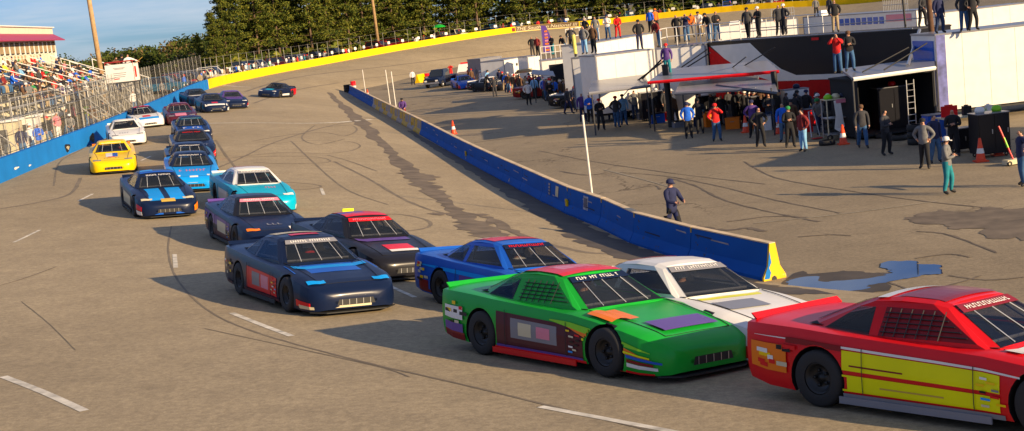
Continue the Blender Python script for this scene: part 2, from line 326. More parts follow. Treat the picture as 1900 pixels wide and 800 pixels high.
SK_M = mat('skin_light', (.50, .26, .16), .55, var=.08); SK2 = mat('skin_dark', (.16, .08, .045), .5, var=.08); HAIR_M = mat('hair_brown', (.03, .02, .012), .8); SHOE_M = mat('shoe_black', (.015, .014, .014), .6)
CL = {k: mat('cloth_' + k.replace(' ', '_'), v, .9, var=.18, scale=9) for k, v in {'black': (.012, .012, .014), 'navy': (.015, .02, .07), 'royal blue': (.01, .12, .62), 'red': (.62, .012, .012), 'grey': (.16, .16, .16), 'white': (.72, .70, .66),
    'dark red': (.20, .015, .015), 'teal': (.01, .2, .24), 'brown': (.11, .055, .025), 'khaki': (.36, .27, .15), 'denim': (.04, .11, .23), 'dark denim': (.02, .04, .1), 'orange': (.75, .16, .01), 'neon yellow': (.62, .85, .03), 'purple': (.09, .04, .2), 'pink': (.65, .2, .24), 'green': (.02, .22, .06), 'light blue': (.2, .42, .65), 'charcoal': (.04, .04, .045), 'yellow': (.8, .55, .05)}.items()}
SHIRT_D, PANT_D = CL['grey'], CL['denim']
def human(arms='down', legs='stand', lean=0., coat=False, fingers=True, name='person_body'):
    J = {'pelvis': (0, 0, .95, .175, .135), 'spine': (0, 0, 1.12, .18, .14), 'chest': (0, .0, 1.32, .20, .145), 'neckb': (0, 0, 1.46, .085, .08), 'neck': (0, -.005, 1.53, .055), 'head': (0, -.015, 1.645, .083, .10), 'crown': (0, -.005, 1.71, .07, .08), 'face': (0, -.07, 1.60, .05, .045), 'nose': (0, -.118, 1.635, .013)}
    A = {'down': ((.215, 0, 1.41), (.275, .03, 1.14), (.27, -.05, .90), (.265, -.075, .82)), 'folded': ((.205, 0, 1.41), (.26, -.05, 1.15), (.07, -.22, 1.20), (-.02, -.235, 1.22)), 'pocket': ((.21, 0, 1.41), (.32, .08, 1.17), (.23, -.04, .97), (.19, -.07, .92)),
         'hips': ((.21, 0, 1.41), (.37, .06, 1.19), (.23, -.02, 1.03), (.18, -.07, 1.0)), 'face': ((.21, -.02, 1.42), (.30, -.20, 1.30), (.12, -.25, 1.52), (.06, -.22, 1.58)), 'out': ((.21, 0, 1.42), (.45, -.05, 1.30), (.60, -.2, 1.2), (.64, -.26, 1.17)), 'fwd': ((.2, -.02, 1.41), (.25, -.14, 1.17), (.15, -.36, 1.12), (.12, -.43, 1.12))}
    prs = arms if isinstance(arms, tuple) else (arms, arms)
    for s, sg, aa in (('L', 1, prs[0]), ('R', -1, prs[1])):
        P = A[aa]; rr = (.088, .068, .045, .036)
        for nm, p, r in zip(('sh', 'elbow', 'wrist', 'palm'), P, rr):
            dz = .035 if (aa == 'folded' and sg < 0 and nm != 'sh') else 0
            J[nm + s] = (p[0] * sg, p[1] - dz * .6, p[2] - dz, r) if nm != 'palm' else (p[0] * sg, p[1] - dz * .6, p[2] - dz, .036, .02)
        if legs == 'stand': Lg = ((.095, 0, .89), (.11, -.02, .50), (.13, .015, .09), (.15, -.15, .035))
        elif legs == 'walk': Lg = ((.09, 0, .89), (.10, -.14 * sg, .50), (.10, -.25 * sg + .05, .10), (.11, -.25 * sg - .12, .04))
        elif legs == 'sit': Lg = ((.10, -.02, .92), (.14, -.44, .93), (.14, -.42, .50), (.15, -.57, .45))
        elif legs == 'drive': Lg = ((.10, -.02, .92), (.14, -.44, .98), (.14, -.80, .80), (.15, -.92, .86))
        elif legs == 'rest': Lg = ((.095, 0, .89), (.12 + .02 * sg, -.05 - .05 * sg, .50), (.15, .02 - .06 * sg, .09), (.19, -.13 - .06 * sg, .035))
        for nm, p, r in zip(('hip', 'knee', 'ankle', 'toe'), Lg, ((.122, .118), (.088, .088), (.066, .066), (.046, .034))): J[nm + s] = (p[0] * sg, p[1], p[2], *r)
    if coat: J['hem'] = (0, .0, .74, .17, .13)
    if lean:
        M = Matrix.Rotation(R(lean), 3, 'X')
        for k in list(J):
            if k[:3] not in ('hip', 'kne', 'ank', 'toe', 'pel', 'hem'):
                v = M @ (Vector(J[k][:3]) - Vector((0, 0, .95))) + Vector((0, 0, .95)); J[k] = (*v, *J[k][3:])
    E = [('pelvis', 'spine'), ('spine', 'chest'), ('chest', 'neckb'), ('neckb', 'neck'), ('neck', 'head'), ('head', 'crown'), ('head', 'face'), ('head', 'nose')]; c = {e: (1 if i < 3 else 0) for i, e in enumerate(E)}
    if coat: E.append(('pelvis', 'hem')); c[('pelvis', 'hem')] = 1
    for s in 'LR':
        for a, b, k in (('neckb', 'sh' + s, 1), ('sh' + s, 'elbow' + s, 1), ('elbow' + s, 'wrist' + s, 1), ('wrist' + s, 'palm' + s, 0), ('pelvis', 'hip' + s, 2), ('hip' + s, 'knee' + s, 2), ('knee' + s, 'ankle' + s, 2), ('ankle' + s, 'toe' + s, 3)): E.append((a, b)); c[(a, b)] = k
    return skin_mesh(name, J, E, c, fingers), Vector(J['head'][:3])
POSE = {'down': human('down', 'rest'), 'folded': human('folded', 'rest'), 'pocket': human('pocket', 'stand'), 'hips': human('hips', 'rest'), 'shade': human(('face', 'hips'), 'rest'), 'film': human('face', 'stand'),
        'walk': human('down', 'walk'), 'coat': human('fwd', 'walk', coat=True), 'bend': human('fwd', 'rest', lean=28), 'sit': human('fwd', 'sit', fingers=False), 'sit2': human('folded', 'sit', fingers=False), 'far': human('pocket', 'stand', fingers=False), 'point': human(('out', 'pocket'), 'rest')}
PH = {'down': 'standing', 'folded': 'standing with folded arms', 'pocket': 'standing with hands in pockets', 'hips': 'standing hands on hips', 'shade': 'shading the eyes', 'film': 'holding a camera up', 'walk': 'walking', 'coat': 'in a long coat', 'bend': 'leaning forward', 'sit': 'seated', 'sit2': 'seated', 'far': 'standing', 'point': 'reaching out'}
m = MB(); m.lathe([(.108, -.01), (.112, .03), (.10, .075), (.07, .105), (.02, .118), (0, .119)], n=12); m.slab([(-.075, -.09, .005), (-.06, -.17, -.01), (0, -.19, -.012), (.06, -.17, -.01), (.075, -.09, .005)], .012)
CAPME = m.mesh('cap', CL['black'], True)
m = MB(); m.lathe([(.125, -.05), (.13, .03), (.12, .08), (.085, .12), (.03, .138), (0, .14)], n=12); HELM = m.mesh('helmet', CL['white'], True)
m = MB(); m.box((0, 0, 0), (.1, .05, .06)); m.tube((0, -.02, 0), (0, -.09, 0), .03, .034, 10); CAMME = m.mesh('camera_body', CL['black'])
USED = set()
def uniq(l):
    if l in USED: raise Exception('label twice: ' + l)
    USED.add(l); return l
def person(pose, p, rz, top, pants, label, group=None, cap=None, skin=0, s=1., helmet=None, hair=None):
    me, hd = POSE[pose]; o = link('person', me); o.location = p; o.rotation_euler = (0, 0, R(rz)); o.scale = (s,) * 3
    for i, mm in enumerate((SK2 if skin else SK_M, CL[top], CL[pants], SHOE_M, CL[hair] if hair else HAIR_M)): o.material_slots[i].link = 'OBJECT'; o.material_slots[i].material = mm
    tag(o, uniq(label), 'person', group)
    for me2, c, nm in ((CAPME, cap, 'cap'), (HELM, helmet, 'helmet')):
        if c:
            h = link(nm, me2, o); h.location = hd + Vector((0, 0, .01)); h.material_slots[0].link = 'OBJECT'; h.material_slots[0].material = CL[c]
    if pose == 'film': h = link('camera', CAMME, o); h.location = hd + Vector((0, -.17, -.02))
    return o
def face_cam(p, off=0): return math.degrees(math.atan2(p.x, p.y)) * -1 + off     # rotation that turns a figure's front (-Y) to the camera
# ============================================================ RACE CARS
ST = [(2.475, .42, .18, .33, .36), (2.455, .60, .13, .40, .425), (2.40, .735, .11, .455, .48), (2.28, .85, .10, .515, .54), (2.05, .935, .10, .58, .61), (1.75, .98, .12, .65, .665), (1.2, 1.0, .14, .735, .745), (.75, 1.0, .15, .79, .80), (.2, 1.0, .15, .82, .83), (-.5, 1.0, .15, .85, .86), (-1.1, 1.0, .15, .88, .89), (-1.6, .99, .15, .91, .925), (-2.1, .97, .18, .925, .945), (-2.40, .94, .25, .93, .95), (-2.45, .92, .32, .92, .94)]
def stn(x):
    if x >= ST[0][0]: return ST[0]
    if x <= ST[-1][0]: return ST[-1]
    for a, b in zip(ST, ST[1:]):
        if b[0] <= x <= a[0]: t = (a[0] - x) / (a[0] - b[0]); return tuple(lerp(p, q, t) for p, q in zip(a, b))
def topz(x, y):
    _, w_, zb, zs, zt = stn(x); f = abs(y) / w_
    fb = .045 * max(0, 1 - ((x - 1.35) / 1.0) ** 2) * max(0, 1 - ((f - .78) / .2) ** 2)
    return (zt + .02 * (1 - f * f) if f < .62 else lerp(zt + .012, zs - .02, ((f - .62) / .38) ** 2)) + fb
def section(x):
    _, w_, zb, zs, zt = stn(x); P = [(w_ * .97, zb), (w_ * .995, zb + .1), (w_, lerp(zb, zs, .5)), (w_ * .985, zs - .1)]
    P += [(w_ * f, topz(x, w_ * f)) for f in (.965, .9, .78, .6, .4, .2)] + [(0, topz(x, 0))]
    return P
# nose points along +X in this local frame
def body_mesh():
    xs = sorted({s[0] for s in ST} | {x / 10 for x in range(-24, 25, 2)}, reverse=True); m = MB(); npr = None
    for x in xs:
        P = section(x); full = P + [(-y, z) for y, z in P[-2::-1]]; npr = len(full); m.v += [(x, y, z) for y, z in full]
    for i in range(len(xs) - 1):
        for k in range(npr - 1): a = i * npr + k; m.f.append((a, a + 1, a + npr + 1, a + npr)); m.m.append(0)
        m.f.append((i * npr + npr - 1, i * npr, (i + 1) * npr, (i + 1) * npr + npr - 1)); m.m.append(1)
    m.f += [tuple(range(npr)), tuple(reversed(range((len(xs) - 1) * npr, len(xs) * npr)))]; m.m += [0, 0]
    me = m.mesh('b', [WHT, BLK], recalc=True); o = link('tmpb', me)
    c = MB()
    for x in (1.42, -1.36):
        for s in (-1, 1): c.lathe([(0, s * 1.2 - .3), (.385, s * 1.2 - .3 if s > 0 else s * 1.2 - .3), (.385, s * 1.2 + .3), (0, s * 1.2 + .3)] if 0 else [(0, s * .98 - .26), (.385, s * .98 - .26), (.385, s * .98 + .26), (0, s * .98 + .26)], (x, 0, .33), 'Y', 28)
    cm = c.mesh('c', [BLK], recalc=True); co = link('tmpc', cm); md = o.modifiers.new('x', 'BOOLEAN'); md.operation = 'DIFFERENCE'; md.object = co; md.solver = 'EXACT'
    md.material_mode = 'TRANSFER'
    dg = bpy.context.evaluated_depsgraph_get(); out = bpy.data.meshes.new_from_object(o.evaluated_get(dg)); bpy.data.objects.remove(o); bpy.data.objects.remove(co)
    out.name = 'race_car_body'; out.materials.clear(); out.materials.append(WHT); out.materials.append(BLK); nw = out
    for p in nw.polygons:
        c = p.center
        inwell = any(math.hypot(c.x - wx, c.z - .33) < .379 or (math.hypot(c.x - wx, c.z - .33) < .392 and abs(p.normal.y) < .5 and abs(c.y) < .96 and c.z < .72) for wx in (1.42, -1.36)) and c.z < .715
        p.material_index = 1 if (p.normal.z < -.7 or inwell or p.material_index == 1 and p.normal.z < -.5) else 0
    bm = bmesh.new(); bm.from_mesh(nw); bmesh.ops.remove_doubles(bm, verts=bm.verts, dist=.0005)
    for e in bm.edges: e.smooth = not (len(e.link_faces) == 2 and e.calc_face_angle(0) > R(48))
    for f in bm.faces: f.smooth = True
    bm.to_mesh(nw); bm.free(); return nw
WHT = mat('car_white', (.75, .74, .71), .3, coat=.6, var=.03); BLK = mat('chassis_black', (.012, .012, .012), .6)
def glass_mat(nm, al):
    m = mat(nm, (.012, .016, .022), .06, spec=.6, var=.05); m.node_tree.nodes['Principled BSDF'].inputs['Alpha'].default_value = al; return m
GLC = glass_mat('clear_car_glass', .38); GLS = mat('dark_window_glass', (.012, .016, .022), .06, spec=.8, var=.05); TYR = mat('tyre_rubber', (.018, .017, .016), .75, bump=.1); RIMB = mat('rim_black', (.03, .03, .03), .4, metal=.6); RIMW = mat('rim_silver', (.45, .45, .45), .35, metal=.8)
PT = {'yellow': (.88, .56, .0), 'white': (.78, .76, .70), 'navy': (.005, .012, .042), 'black': (.012, .012, .016), 'sky blue': (.005, .30, .80), 'blue': (.01, .10, .50), 'teal': (.0, .40, .58), 'red': (.70, .008, .012), 'dark red': (.22, .01, .012), 'maroon': (.08, .012, .022), 'green': (.01, .36, .03), 'lime': (.25, .62, .02), 'orange': (.85, .20, .01), 'purple': (.12, .06, .28), 'pink': (.7, .22, .3), 'cream': (.62, .55, .36), 'grey': (.22, .22, .24), 'neon': (.75, .9, .02), 'gold': (.55, .36, .06), 'dark teal': (.01, .09, .16), 'signal yellow': (.80, .78, .0)}
PM = {k: mat('paint_' + k.replace(' ', '_'), v,   .3, coat=.08, spec=.22, var=.05, scale=2) for k, v in PT.items()}
BODY = body_mesh()
def cabin_pts():
    return dict(wb=(.80, .74), wt=(.10, .56), rb=(-1.62, .66), rt=(-.88, .56), zt=1.245, zr=1.225)
def cabin_mesh():
    m = MB(); rows = [(.84, .80, .78), (.12, .575, 1.215), (-.05, .59, 1.25), (-.45, .60, 1.265), (-.80, .59, 1.245), (-.92, .575, 1.215), (-1.70, .74, .88)]
    # upper shell: crowned roof rows + base skirt
    V = []
    for x, y, z in rows:
        cr = .03 if z > 1 else .015
        V.append([(x, y, z - .02), (x, y * .86, z + cr * .5), (x, y * .45, z + cr), (x, 0, z + cr * 1.2), (x, -y * .45, z + cr), (x, -y * .86, z + cr * .5), (x, -y, z - .02)])
    for r in V: m.v += r
    for i in range(1, len(V) - 2):
        for k in range(6): a = i * 7 + k; m.f.append((a, a + 7, a + 8, a + 1)); m.m.append(0)
    def P(*q):
        m.v.append(q); return len(m.v) - 1
    # frames round the windshield and the rear window
    for r0, r1, pts in ((0, 1, ((.80, .70, .84), (.80, -.70, .84), (.155, -.515, 1.215), (.155, .515, 1.215))), (6, 5, ((-1.60, .60, .96), (-1.60, -.60, .96), (-.98, -.50, 1.21), (-.98, .50, 1.21)))):
        bl, br, tr_, tl = [P(*q) for q in pts]; A = [r0 * 7 + k for k in range(7)]; B = [r1 * 7 + k for k in range(7)]
        for f in ((A[0], B[0], tl, bl), (A[6], B[6], tr_, br), tuple(A) + (br, bl), tuple(B) + (tr_, tl)): m.f.append(f); m.m.append(0)
    for s, k in ((1, 0), (-1, 6)):
        bs = [P(.84, .82 * s, .76)] + [P(lerp(.84, -1.70, t), .86 * s, .80) for t in (.2, .4, .6, .8)] + [P(-1.70, .80 * s, .86)]; T_ = [i * 7 + k for i in range(7)]
        sf_b, sr_b, sr_t, sf_t = P(.60, .815 * s, .87), P(-.62, .835 * s, .87), P(-.62, .635 * s, 1.17), P(.05, .625 * s, 1.17); qf_b, qr_b, qr_t, qf_t = P(-.74, .835 * s, .87), P(-1.38, .80 * s, .90), P(-.98, .635 * s, 1.16), P(-.76, .64 * s, 1.165)
        for f in ((T_[0], T_[1], sf_t, sf_b, bs[0]), (T_[1], T_[2], T_[3], T_[4], T_[5], qr_t, qf_t, sr_t, sf_t), (sr_t, qf_t, qf_b, sr_b), (T_[5], T_[6], bs[5], qr_b, qr_t), (sf_b, sr_b, qf_b, qr_b, bs[5], bs[4], bs[3], bs[2], bs[1], bs[0])): m.f.append(f); m.m.append(0)
    return m.mesh('race_car_roof', WHT, recalc=True)
CABIN = cabin_mesh()
def strip3(P, w_=.009):
    m = MB()
    for a, b in zip(P, P[1:]): m.tube(a, b, w_, n=4, cap=False)
    return m
def gap_mesh(): # hood outline
    return strip3([(x, y, topz(x, y) + .001) for x, y in [(2.2, -.6 + .1 * 0)] + [(2.2, -.6 + .15 * k) for k in range(9)] + [(2.2 - .135 * k, .6 + .013 * k) for k in range(1, 11)]] , .006).mesh('hood_gap', BLK), strip3([(2.2 - .135 * k, -.6 - .013 * k, topz(2.2 - .135 * k, -.6 - .013 * k) + .001) for k in range(11)], .006).mesh('hood_gap', BLK)
GAPS = gap_mesh()
def stickers(seed, s):
    rnd = random.Random(seed); out = []
    for k in range(9):
        x0 = rnd.uniform(.80, .92) if k % 2 else rnd.uniform(.66, .76); h = .22 + .066 * k; out.append((rnd.choice(['white', 'red', 'yellow', 'cream', 'black', 'sky blue', 'grey']), x0, x0 + rnd.uniform(.07, .11), h, h + .045))
    return out
def pane(pts, off, name, m_, n=1):
    a, b, c, d = [Vector(p) for p in pts]; nn = (b - a).cross(d - a).normalized(); nn = nn if nn.dot((a + c) / 2 - Vector((-.4, 0, .6))) > 0 else -nn
    k = MB(); k.add([p + nn * off for p in (a, b, c, d)] + [p + nn * (off - .004) for p in (a, b, c, d)], [(0, 1, 2, 3), (7, 6, 5, 4), (0, 4, 5, 1), (1, 5, 6, 2), (2, 6, 7, 3), (3, 7, 4, 0)]); return k.mesh(name, m_, recalc=True)
WS = pane([(.80, .70, .825), (.80, -.70, .825), (.155, -.515, 1.205), (.155, .515, 1.205)], .022, 'windshield', GLC)
RW = pane([(-1.60, .60, .95), (-1.60, -.60, .95), (-.98, -.50, 1.20), (-.98, .50, 1.20)], .024, 'rear_window', GLC)
SW = [pane([(.60, .815 * s, .87), (-.62, .835 * s, .87), (-.62, .635 * s, 1.17), (.05, .625 * s, 1.17)], .004, 'side_window', GLC) for s in (1, -1)]
QW = [pane([(-.74, .835 * s, .87), (-1.38, .80 * s, .90), (-.98, .635 * s, 1.16), (-.76, .64 * s, 1.165)], .004, 'quarter_window', GLC) for s in (1, -1)]
def wheel_meshes():
    t = MB(); t.lathe([(.19, -.12), (.30, -.135), (.33, -.11), (.335, 0), (.33, .11), (.30, .135), (.19, .12)], axis='Y', n=28)
    r = MB(); r.lathe([(.19, -.12), (.19, .11), (.175, .115), (.16, .06), (.05, .03), (.045, .06), (0, .065)], axis='Y', n=24)
    for k in range(5): a = k * 2 * math.pi / 5; r.tube((.09 * math.cos(a), .045, .09 * math.sin(a)), (.09 * math.cos(a), .07, .09 * math.sin(a)), .02, n=6)
    return t.mesh('tyre', TYR, True, True), r.mesh('rim', RIMB, True, True)
TYRE, RIM = wheel_meshes()
m = MB(); m.add([(-2.34, .84, .95), (-2.34, -.84, .95), (-2.42, -.84, 1.015), (-2.42, .84, 1.015), (-2.36, .84, .93), (-2.36, -.84, .93), (-2.435, -.84, 1.01), (-2.435, .84, 1.01)], [(0, 1, 2, 3), (7, 6, 5, 4), (0, 4, 5, 1), (1, 5, 6, 2), (2, 6, 7, 3), (3, 7, 4, 0)]); SPOIL = m.mesh('spoiler', WHT, recalc=True)
m = MB(); m.slab([(2.3, .86, .10), (2.50, .60, .09), (2.52, 0, .09), (2.50, -.60, .09), (2.3, -.86, .10)], .02)
SPLIT = m.mesh('front_splitter', BLK, recalc=True)
SKIRT = []
for s in (-1, 1): m = MB(); m.box((-.1, s * 1.0, .13), (1.9, .02, .08)); SKIRT.append(m.mesh('side_skirt', BLK))
def grille_mesh():
    m = MB(); m.add([(2.476, .38, .20), (2.476, -.38, .20), (2.476, -.34, .31), (2.476, .34, .31)], [(0, 1, 2, 3)]); m.v += [(2.45, y, z) for _, y, z in m.v[:4]]; m.f += [(7, 6, 5, 4), (0, 4, 5, 1), (1, 5, 6, 2), (2, 6, 7, 3), (3, 7, 4, 0)]; m.m += [0] * 5
    for k in range(5): m.box((2.478, -.28 + .14 * k, .255), (.008, .012, .1), mi=1)
    return m.mesh('grille', [BLK, RIMW], recalc=True)
GRILLE = grille_mesh()
def cage_mesh():
    m = MB(); y = .5
    for s in (-1, 1):
        m.tube((.60, s * .66, .80), (.08, s * .48, 1.17), .024); m.tube((.08, s * .48, 1.17), (-.70, s * .5, 1.2), .024); m.tube((-.70, s * .5, 1.2), (-.74, s * .7, .8), .024); m.tube((-.70, s * .5, 1.2), (-1.5, s * .55, .85), .024); m.tube((.55, s * .74, .9), (-.7, s * .76, .9), .02)
    m.tube((.08, -.48, 1.17), (.08, .48, 1.17), .024); m.tube((-.70, -.5, 1.2), (-.70, .5, 1.2), .024); m.tube((-.72, .68, .85), (-.70, -.5, 1.2), .02); m.tube((.6, -.66, .86), (.6, .66, .86), .02)
    return m.mesh('roll_cage', mat('cage_grey', (.22, .22, .23), .5))
CAGE = cage_mesh(); INTR = None
m = MB(); m.hexa([(-.72, .12, .6), (-.30, .12, .6), (-.30, .62, .6), (-.72, .62, .6)], [(-.80, .16, 1.08), (-.64, .16, 1.08), (-.64, .58, 1.08), (-.80, .58, 1.08)]); SEAT = m.mesh('seat', BLK)
def bars_mesh():
    out = []
    for y in (-.34, 0, .34):
        m = MB(); a, b = Vector((.80, y * 1.25, .83)), Vector((.155, y, 1.2)); d = (b - a); nn = Vector((.5, 0, .86)) * .03
        m.tube(lerp(a, b, .02) + nn, lerp(a, b, .8) + nn, .007, n=4); out.append(m.mesh('windshield_brace', mat('brace_white', (.6, .6, .58), .5)))
    return out
BARS = bars_mesh()
def surf_patch(fn, u0, u1, v0, v1, nu=8, nv=6):
    m = MB()
    for i in range(nu + 1):
        for j in range(nv + 1): m.v.append(fn(lerp(u0, u1, i / nu), lerp(v0, v1, j / nv)))
    for i in range(nu):
        for j in range(nv): a = i * (nv + 1) + j; m.f.append((a, a + 1, a + nv + 2, a + nv + 1)); m.m.append(0)
    return m
DO = [.006]
def f_top(x, y): return (x, y, topz(x, y) + DO[0])
def f_side(s):
    def f(x, h):   # h 0..1 bottom to shoulder
        P = section(x)[:4]; zb, zs = P[0][1], P[3][1]; z = lerp(zb, zs, h); y = P[3][0]
        for a, b in zip(P, P[1:]):
            if a[1] <= z <= b[1] + 1e-6: y = lerp(a[0], b[0], (z - a[1]) / (b[1] - a[1])); break
        return (x, s * (y + DO[0]), z)
    return f
def f_roof(x, y):
    zz = [(.12, 1.215), (-.05, 1.25), (-.45, 1.265), (-.80, 1.245), (-.92, 1.215)]
    for a, b in zip(zz, zz[1:]):
        if b[0] <= x <= a[0]: z = lerp(a[1], b[1], (a[0] - x) / (a[0] - b[0])); break
    else: z = 1.215
    return (x, y, z + .03 * 1.2 * (1 - (abs(y) / .6) ** 2) + .012)
def f_nose(y, z): # front fascia
    return (2.485 - abs(y) ** 3 * .24 - max(0, z - .35) * .5, y, z)
def scribble(fn, u0, u1, v0, v1, n, seed=0):
    """a row of upright strokes that reads as lettering too small to make out"""
    rnd = random.Random(seed); m = MB(); w_ = (v1 - v0) / n
    for i in range(n):
        a = v0 + w_ * i
        if rnd.random() < .12: continue
        m.add([fn(u0, a), fn(u0, a + w_ * .28), fn(u1, a + w_ * .28), fn(u1, a)], [(0, 1, 2, 3)])
        h = rnd.choice((.0, .45, .8)); uu = lerp(u0, u1, h); u2 = lerp(u0, u1, min(1, h + .22)); m.add([fn(uu, a + w_ * .28), fn(uu, a + w_ * .75), fn(u2, a + w_ * .75), fn(u2, a + w_ * .28)], [(0, 1, 2, 3)])
    return m
def f_ws(t, y):  # t 0 bottom .. 1 top of windshield
    return (lerp(.80, .155, t) + .03 * .5, y * lerp(1, .735, t), lerp(.825, 1.205, t) + .03 * .86)
_i = surf_patch(lambda x, y: (x, y, topz(x, y) + .012), .82, -1.62, -.76, .76, 8, 4); INTR = _i.mesh('interior', mat('cockpit_black', (.008, .008, .009), .85))
POSE['drive'] = human('fwd', 'drive', fingers=False); PH['drive'] = 'driving'
def race_car(px, py, ang, label, body, roof=None, decals=(), front=True, nose=None, spoiler=None, banner=None, rimw=False, scale=1., dark_glass=True, bar=True, net=None, group='race cars on the track', world=None, tilt=True, roofpx=None):
    if roofpx:
        p = at_z(*roofpx, 1.5 + 1.28)
        for _ in range(4): p = at_z(*roofpx, Z(p.x, p.y) + 1.28)
        front = False; p = p + Vector((math.sin(R(ang)), -math.cos(R(ang)), 0)) * .35
    else: p = world if world else hit(px, py)[0]
    a = R(ang); d = Vector((math.sin(a), -math.cos(a), 0))
    if front: p = p - d * 2.45 * scale
    p, _ = drop(p.x, p.y); nz = smooth_normal(p.x, p.y) if tilt else Vector((0, 0, 1))
    t = thing('race_car', uniq(label), 'race car', group=group)
    X = (d - nz * d.dot(nz)).normalized(); Y = nz.cross(X); t.matrix_world = Matrix(((X.x, Y.x, nz.x, p.x), (X.y, Y.y, nz.y, p.y), (X.z, Y.z, nz.z, p.z + .005), (0, 0, 0, 1))) @ Matrix.Scale(scale, 4)
    def part(nm, me, m_=None, loc=(0, 0, 0), rz=0, par=None):
        o = link(nm, me, par or t); o.location = loc; o.rotation_euler = (0, 0, rz)
        if m_: o.material_slots[0].link = 'OBJECT'; o.material_slots[0].material = m_
        return o
    bd = part('body', BODY, PM[body]); rf = part('roof', CABIN, PM[roof or body])
    part('windshield', WS); part('rear_window', RW); part('interior', INTR); part('roll_cage', CAGE); part('seat', SEAT)
    for k in (0, 1):
        o = part('side_window', SW[k])
        if net and net[0] == k: o.material_slots[0].link = 'OBJECT'; o.material_slots[0].material = PM[net[1]]
        if net and net[0] == k:
            sg = 1 if k == 0 else -1; nm_ = MB()
            for q in range(1, 6): h_ = q / 6; nm_.tube((lerp(.60, .05, h_) - .03, sg * (lerp(.815, .625, h_) + .022), lerp(.87, 1.17, h_)), (-.60, sg * (lerp(.835, .635, h_) + .022), lerp(.87, 1.17, h_)), .007, n=4)
            for q in range(6): x_ = -.55 + q * .14; nm_.tube((x_, sg * .852, .875), (x_, sg * .658, 1.165), .007, n=4)
            tag(nm_.build('window_net', BLK, t), kind=None)
        part('quarter_window', QW[k])
    for g_ in GAPS: part('hood_gap', g_, par=bd)
    DO[0] = .026
    if px and px > 400:
        for c_, x0, x1, h0, h1 in stickers(px, -1): surf_patch(f_side(-1), x0, x1, h0, h1, 1, 1).build('sponsor_sticker', PM[c_], bd)
        rn = random.Random(px)
        for q in range(10):
            cc = rn.choice(['white', 'red', 'yellow', 'cream', 'sky blue', 'grey', 'orange', 'pink']); y0 = rn.choice((-1, 1)) * rn.uniform(.46, .66); z0 = rn.uniform(.2, .36)
            surf_patch(f_nose, y0, y0 + rn.uniform(.06, .13), z0, z0 + .05, 2, 1).build('sponsor_sticker', PM[cc], bd)
            x0 = rn.uniform(-2.3, -1.85); h = rn.uniform(.3, .85); surf_patch(f_side(-1), x0, x0 + rn.uniform(.08, .2), h, h + .08, 1, 1).build('sponsor_sticker', PM[rn.choice(['white', 'red', 'yellow', 'black', 'cream'])], bd)
        sm = MB()
        for a_, b_ in (((.66, .12), (.66, .97)), ((-.72, .12), (-.72, .97))): 
            P = [f_side(-1)(a_[0], lerp(a_[1], b_[1], t_ / 6)) for t_ in range(7)]; sm = strip3(P, .005); sm.build('door_gap', BLK, bd)
    DO[0] = .006
    if bar: [part('windshield_brace', b_) for b_ in BARS]
    part('spoiler', SPOIL, PM[spoiler or roof or body]); part('front_splitter', SPLIT); [part('side_skirt', sk_, PM[nose] if nose else None) for sk_ in SKIRT]; part('grille', GRILLE)
    for x in (1.42, -1.36):
        for s in (-1, 1):
            wv = part('tyre', TYRE, loc=(x, s * .865, .335), rz=0 if s > 0 else math.pi); wv.name = 'wheel'; wr = part('rim', RIM, RIMW if rimw else None, par=wv)
    for kk, dc in enumerate(decals):
        kind, col, *a = dc; DO[0] = .005 + .0016 * kk
        if kind == 'hood': q = surf_patch(f_top, *a)
        elif kind == 'side': q = surf_patch(f_side(a[0]), *a[1:], 30, 8)
        elif kind == 'sides': q = join([surf_patch(f_side(s), *a, 30, 8) for s in (1, -1)])
        elif kind == 'roof': q = surf_patch(f_roof, *a)
        elif kind == 'nose': q = surf_patch(f_nose, *a)
        elif kind == 'lamps': q = join([surf_patch(lambda u, v, s=s: f_top(u - abs(v - .6) * .35, s * v), 2.12, 2.24, .48, .82, 3, 5) for s in (1, -1)])
        elif kind == 'text_hood': q = scribble(f_top, *a, kk)
        elif kind == 'text_side': q = scribble(lambda u, v, s=a[0]: f_side(s)(v, u), *a[1:], kk + 5)
        elif kind == 'text_roof': q = scribble(f_roof, *a, kk + 9)
        elif kind == 'swoosh':   # slanting band on a side: s, x0, x1, h0, h1, thickness
            s, x0, x1, h0, h1, th = a; q = surf_patch(lambda x, j, s=s, x0=x0, x1=x1, h0=h0, h1=h1, th=th: f_side(s)(x, min(.99, max(.02, lerp(h0, h1, ((x - x0) / (x1 - x0))) + (j - .5) * th * math.sin(math.pi * min(1, max(0, (x - x0) / (x1 - x0))) * .9 + .15)))), x0, x1, 0, 1, 44, 4)
        if kind in ('side', 'sides', 'swoosh'):
            kp = [i for i, f in enumerate(q.f) if all(math.hypot(sum(q.v[j][0] for j in f) / len(f) - wx, sum(q.v[j][2] for j in f) / len(f) - .33) > .40 for wx in (1.42, -1.36))]
            used_ = sorted({j for i in kp for j in q.f[i]}); mp_ = {j: n for n, j in enumerate(used_)}; q.v = [q.v[j] for j in used_]; q.f = [tuple(mp_[j] for j in q.f[i]) for i in kp]; q.m = [0] * len(kp)
        nm = {'lamps': 'headlight_sticker', 'hood': 'hood_panel', 'side': 'door_panel', 'sides': 'door_panel', 'roof': 'roof_panel', 'nose': 'bumper_panel', 'swoosh': 'side_stripe'}.get(kind, 'lettering')
        oo = q.build(nm, PM[col], rf if 'roof' in kind else bd)
    DO[0] = .006
    if banner:
        q = surf_patch(f_ws, .80, .985, -.70, .70, 3, 8); o = q.build('windshield_banner', PM[banner[0]], t)
        q = scribble(f_ws, .85, .94, -.56, .56, 17, int(abs(px or 3))); q.v = [(x + .004, y, z + .007) for x, y, z in q.v]; q.build('lettering', PM[banner[1]], o)
    return t
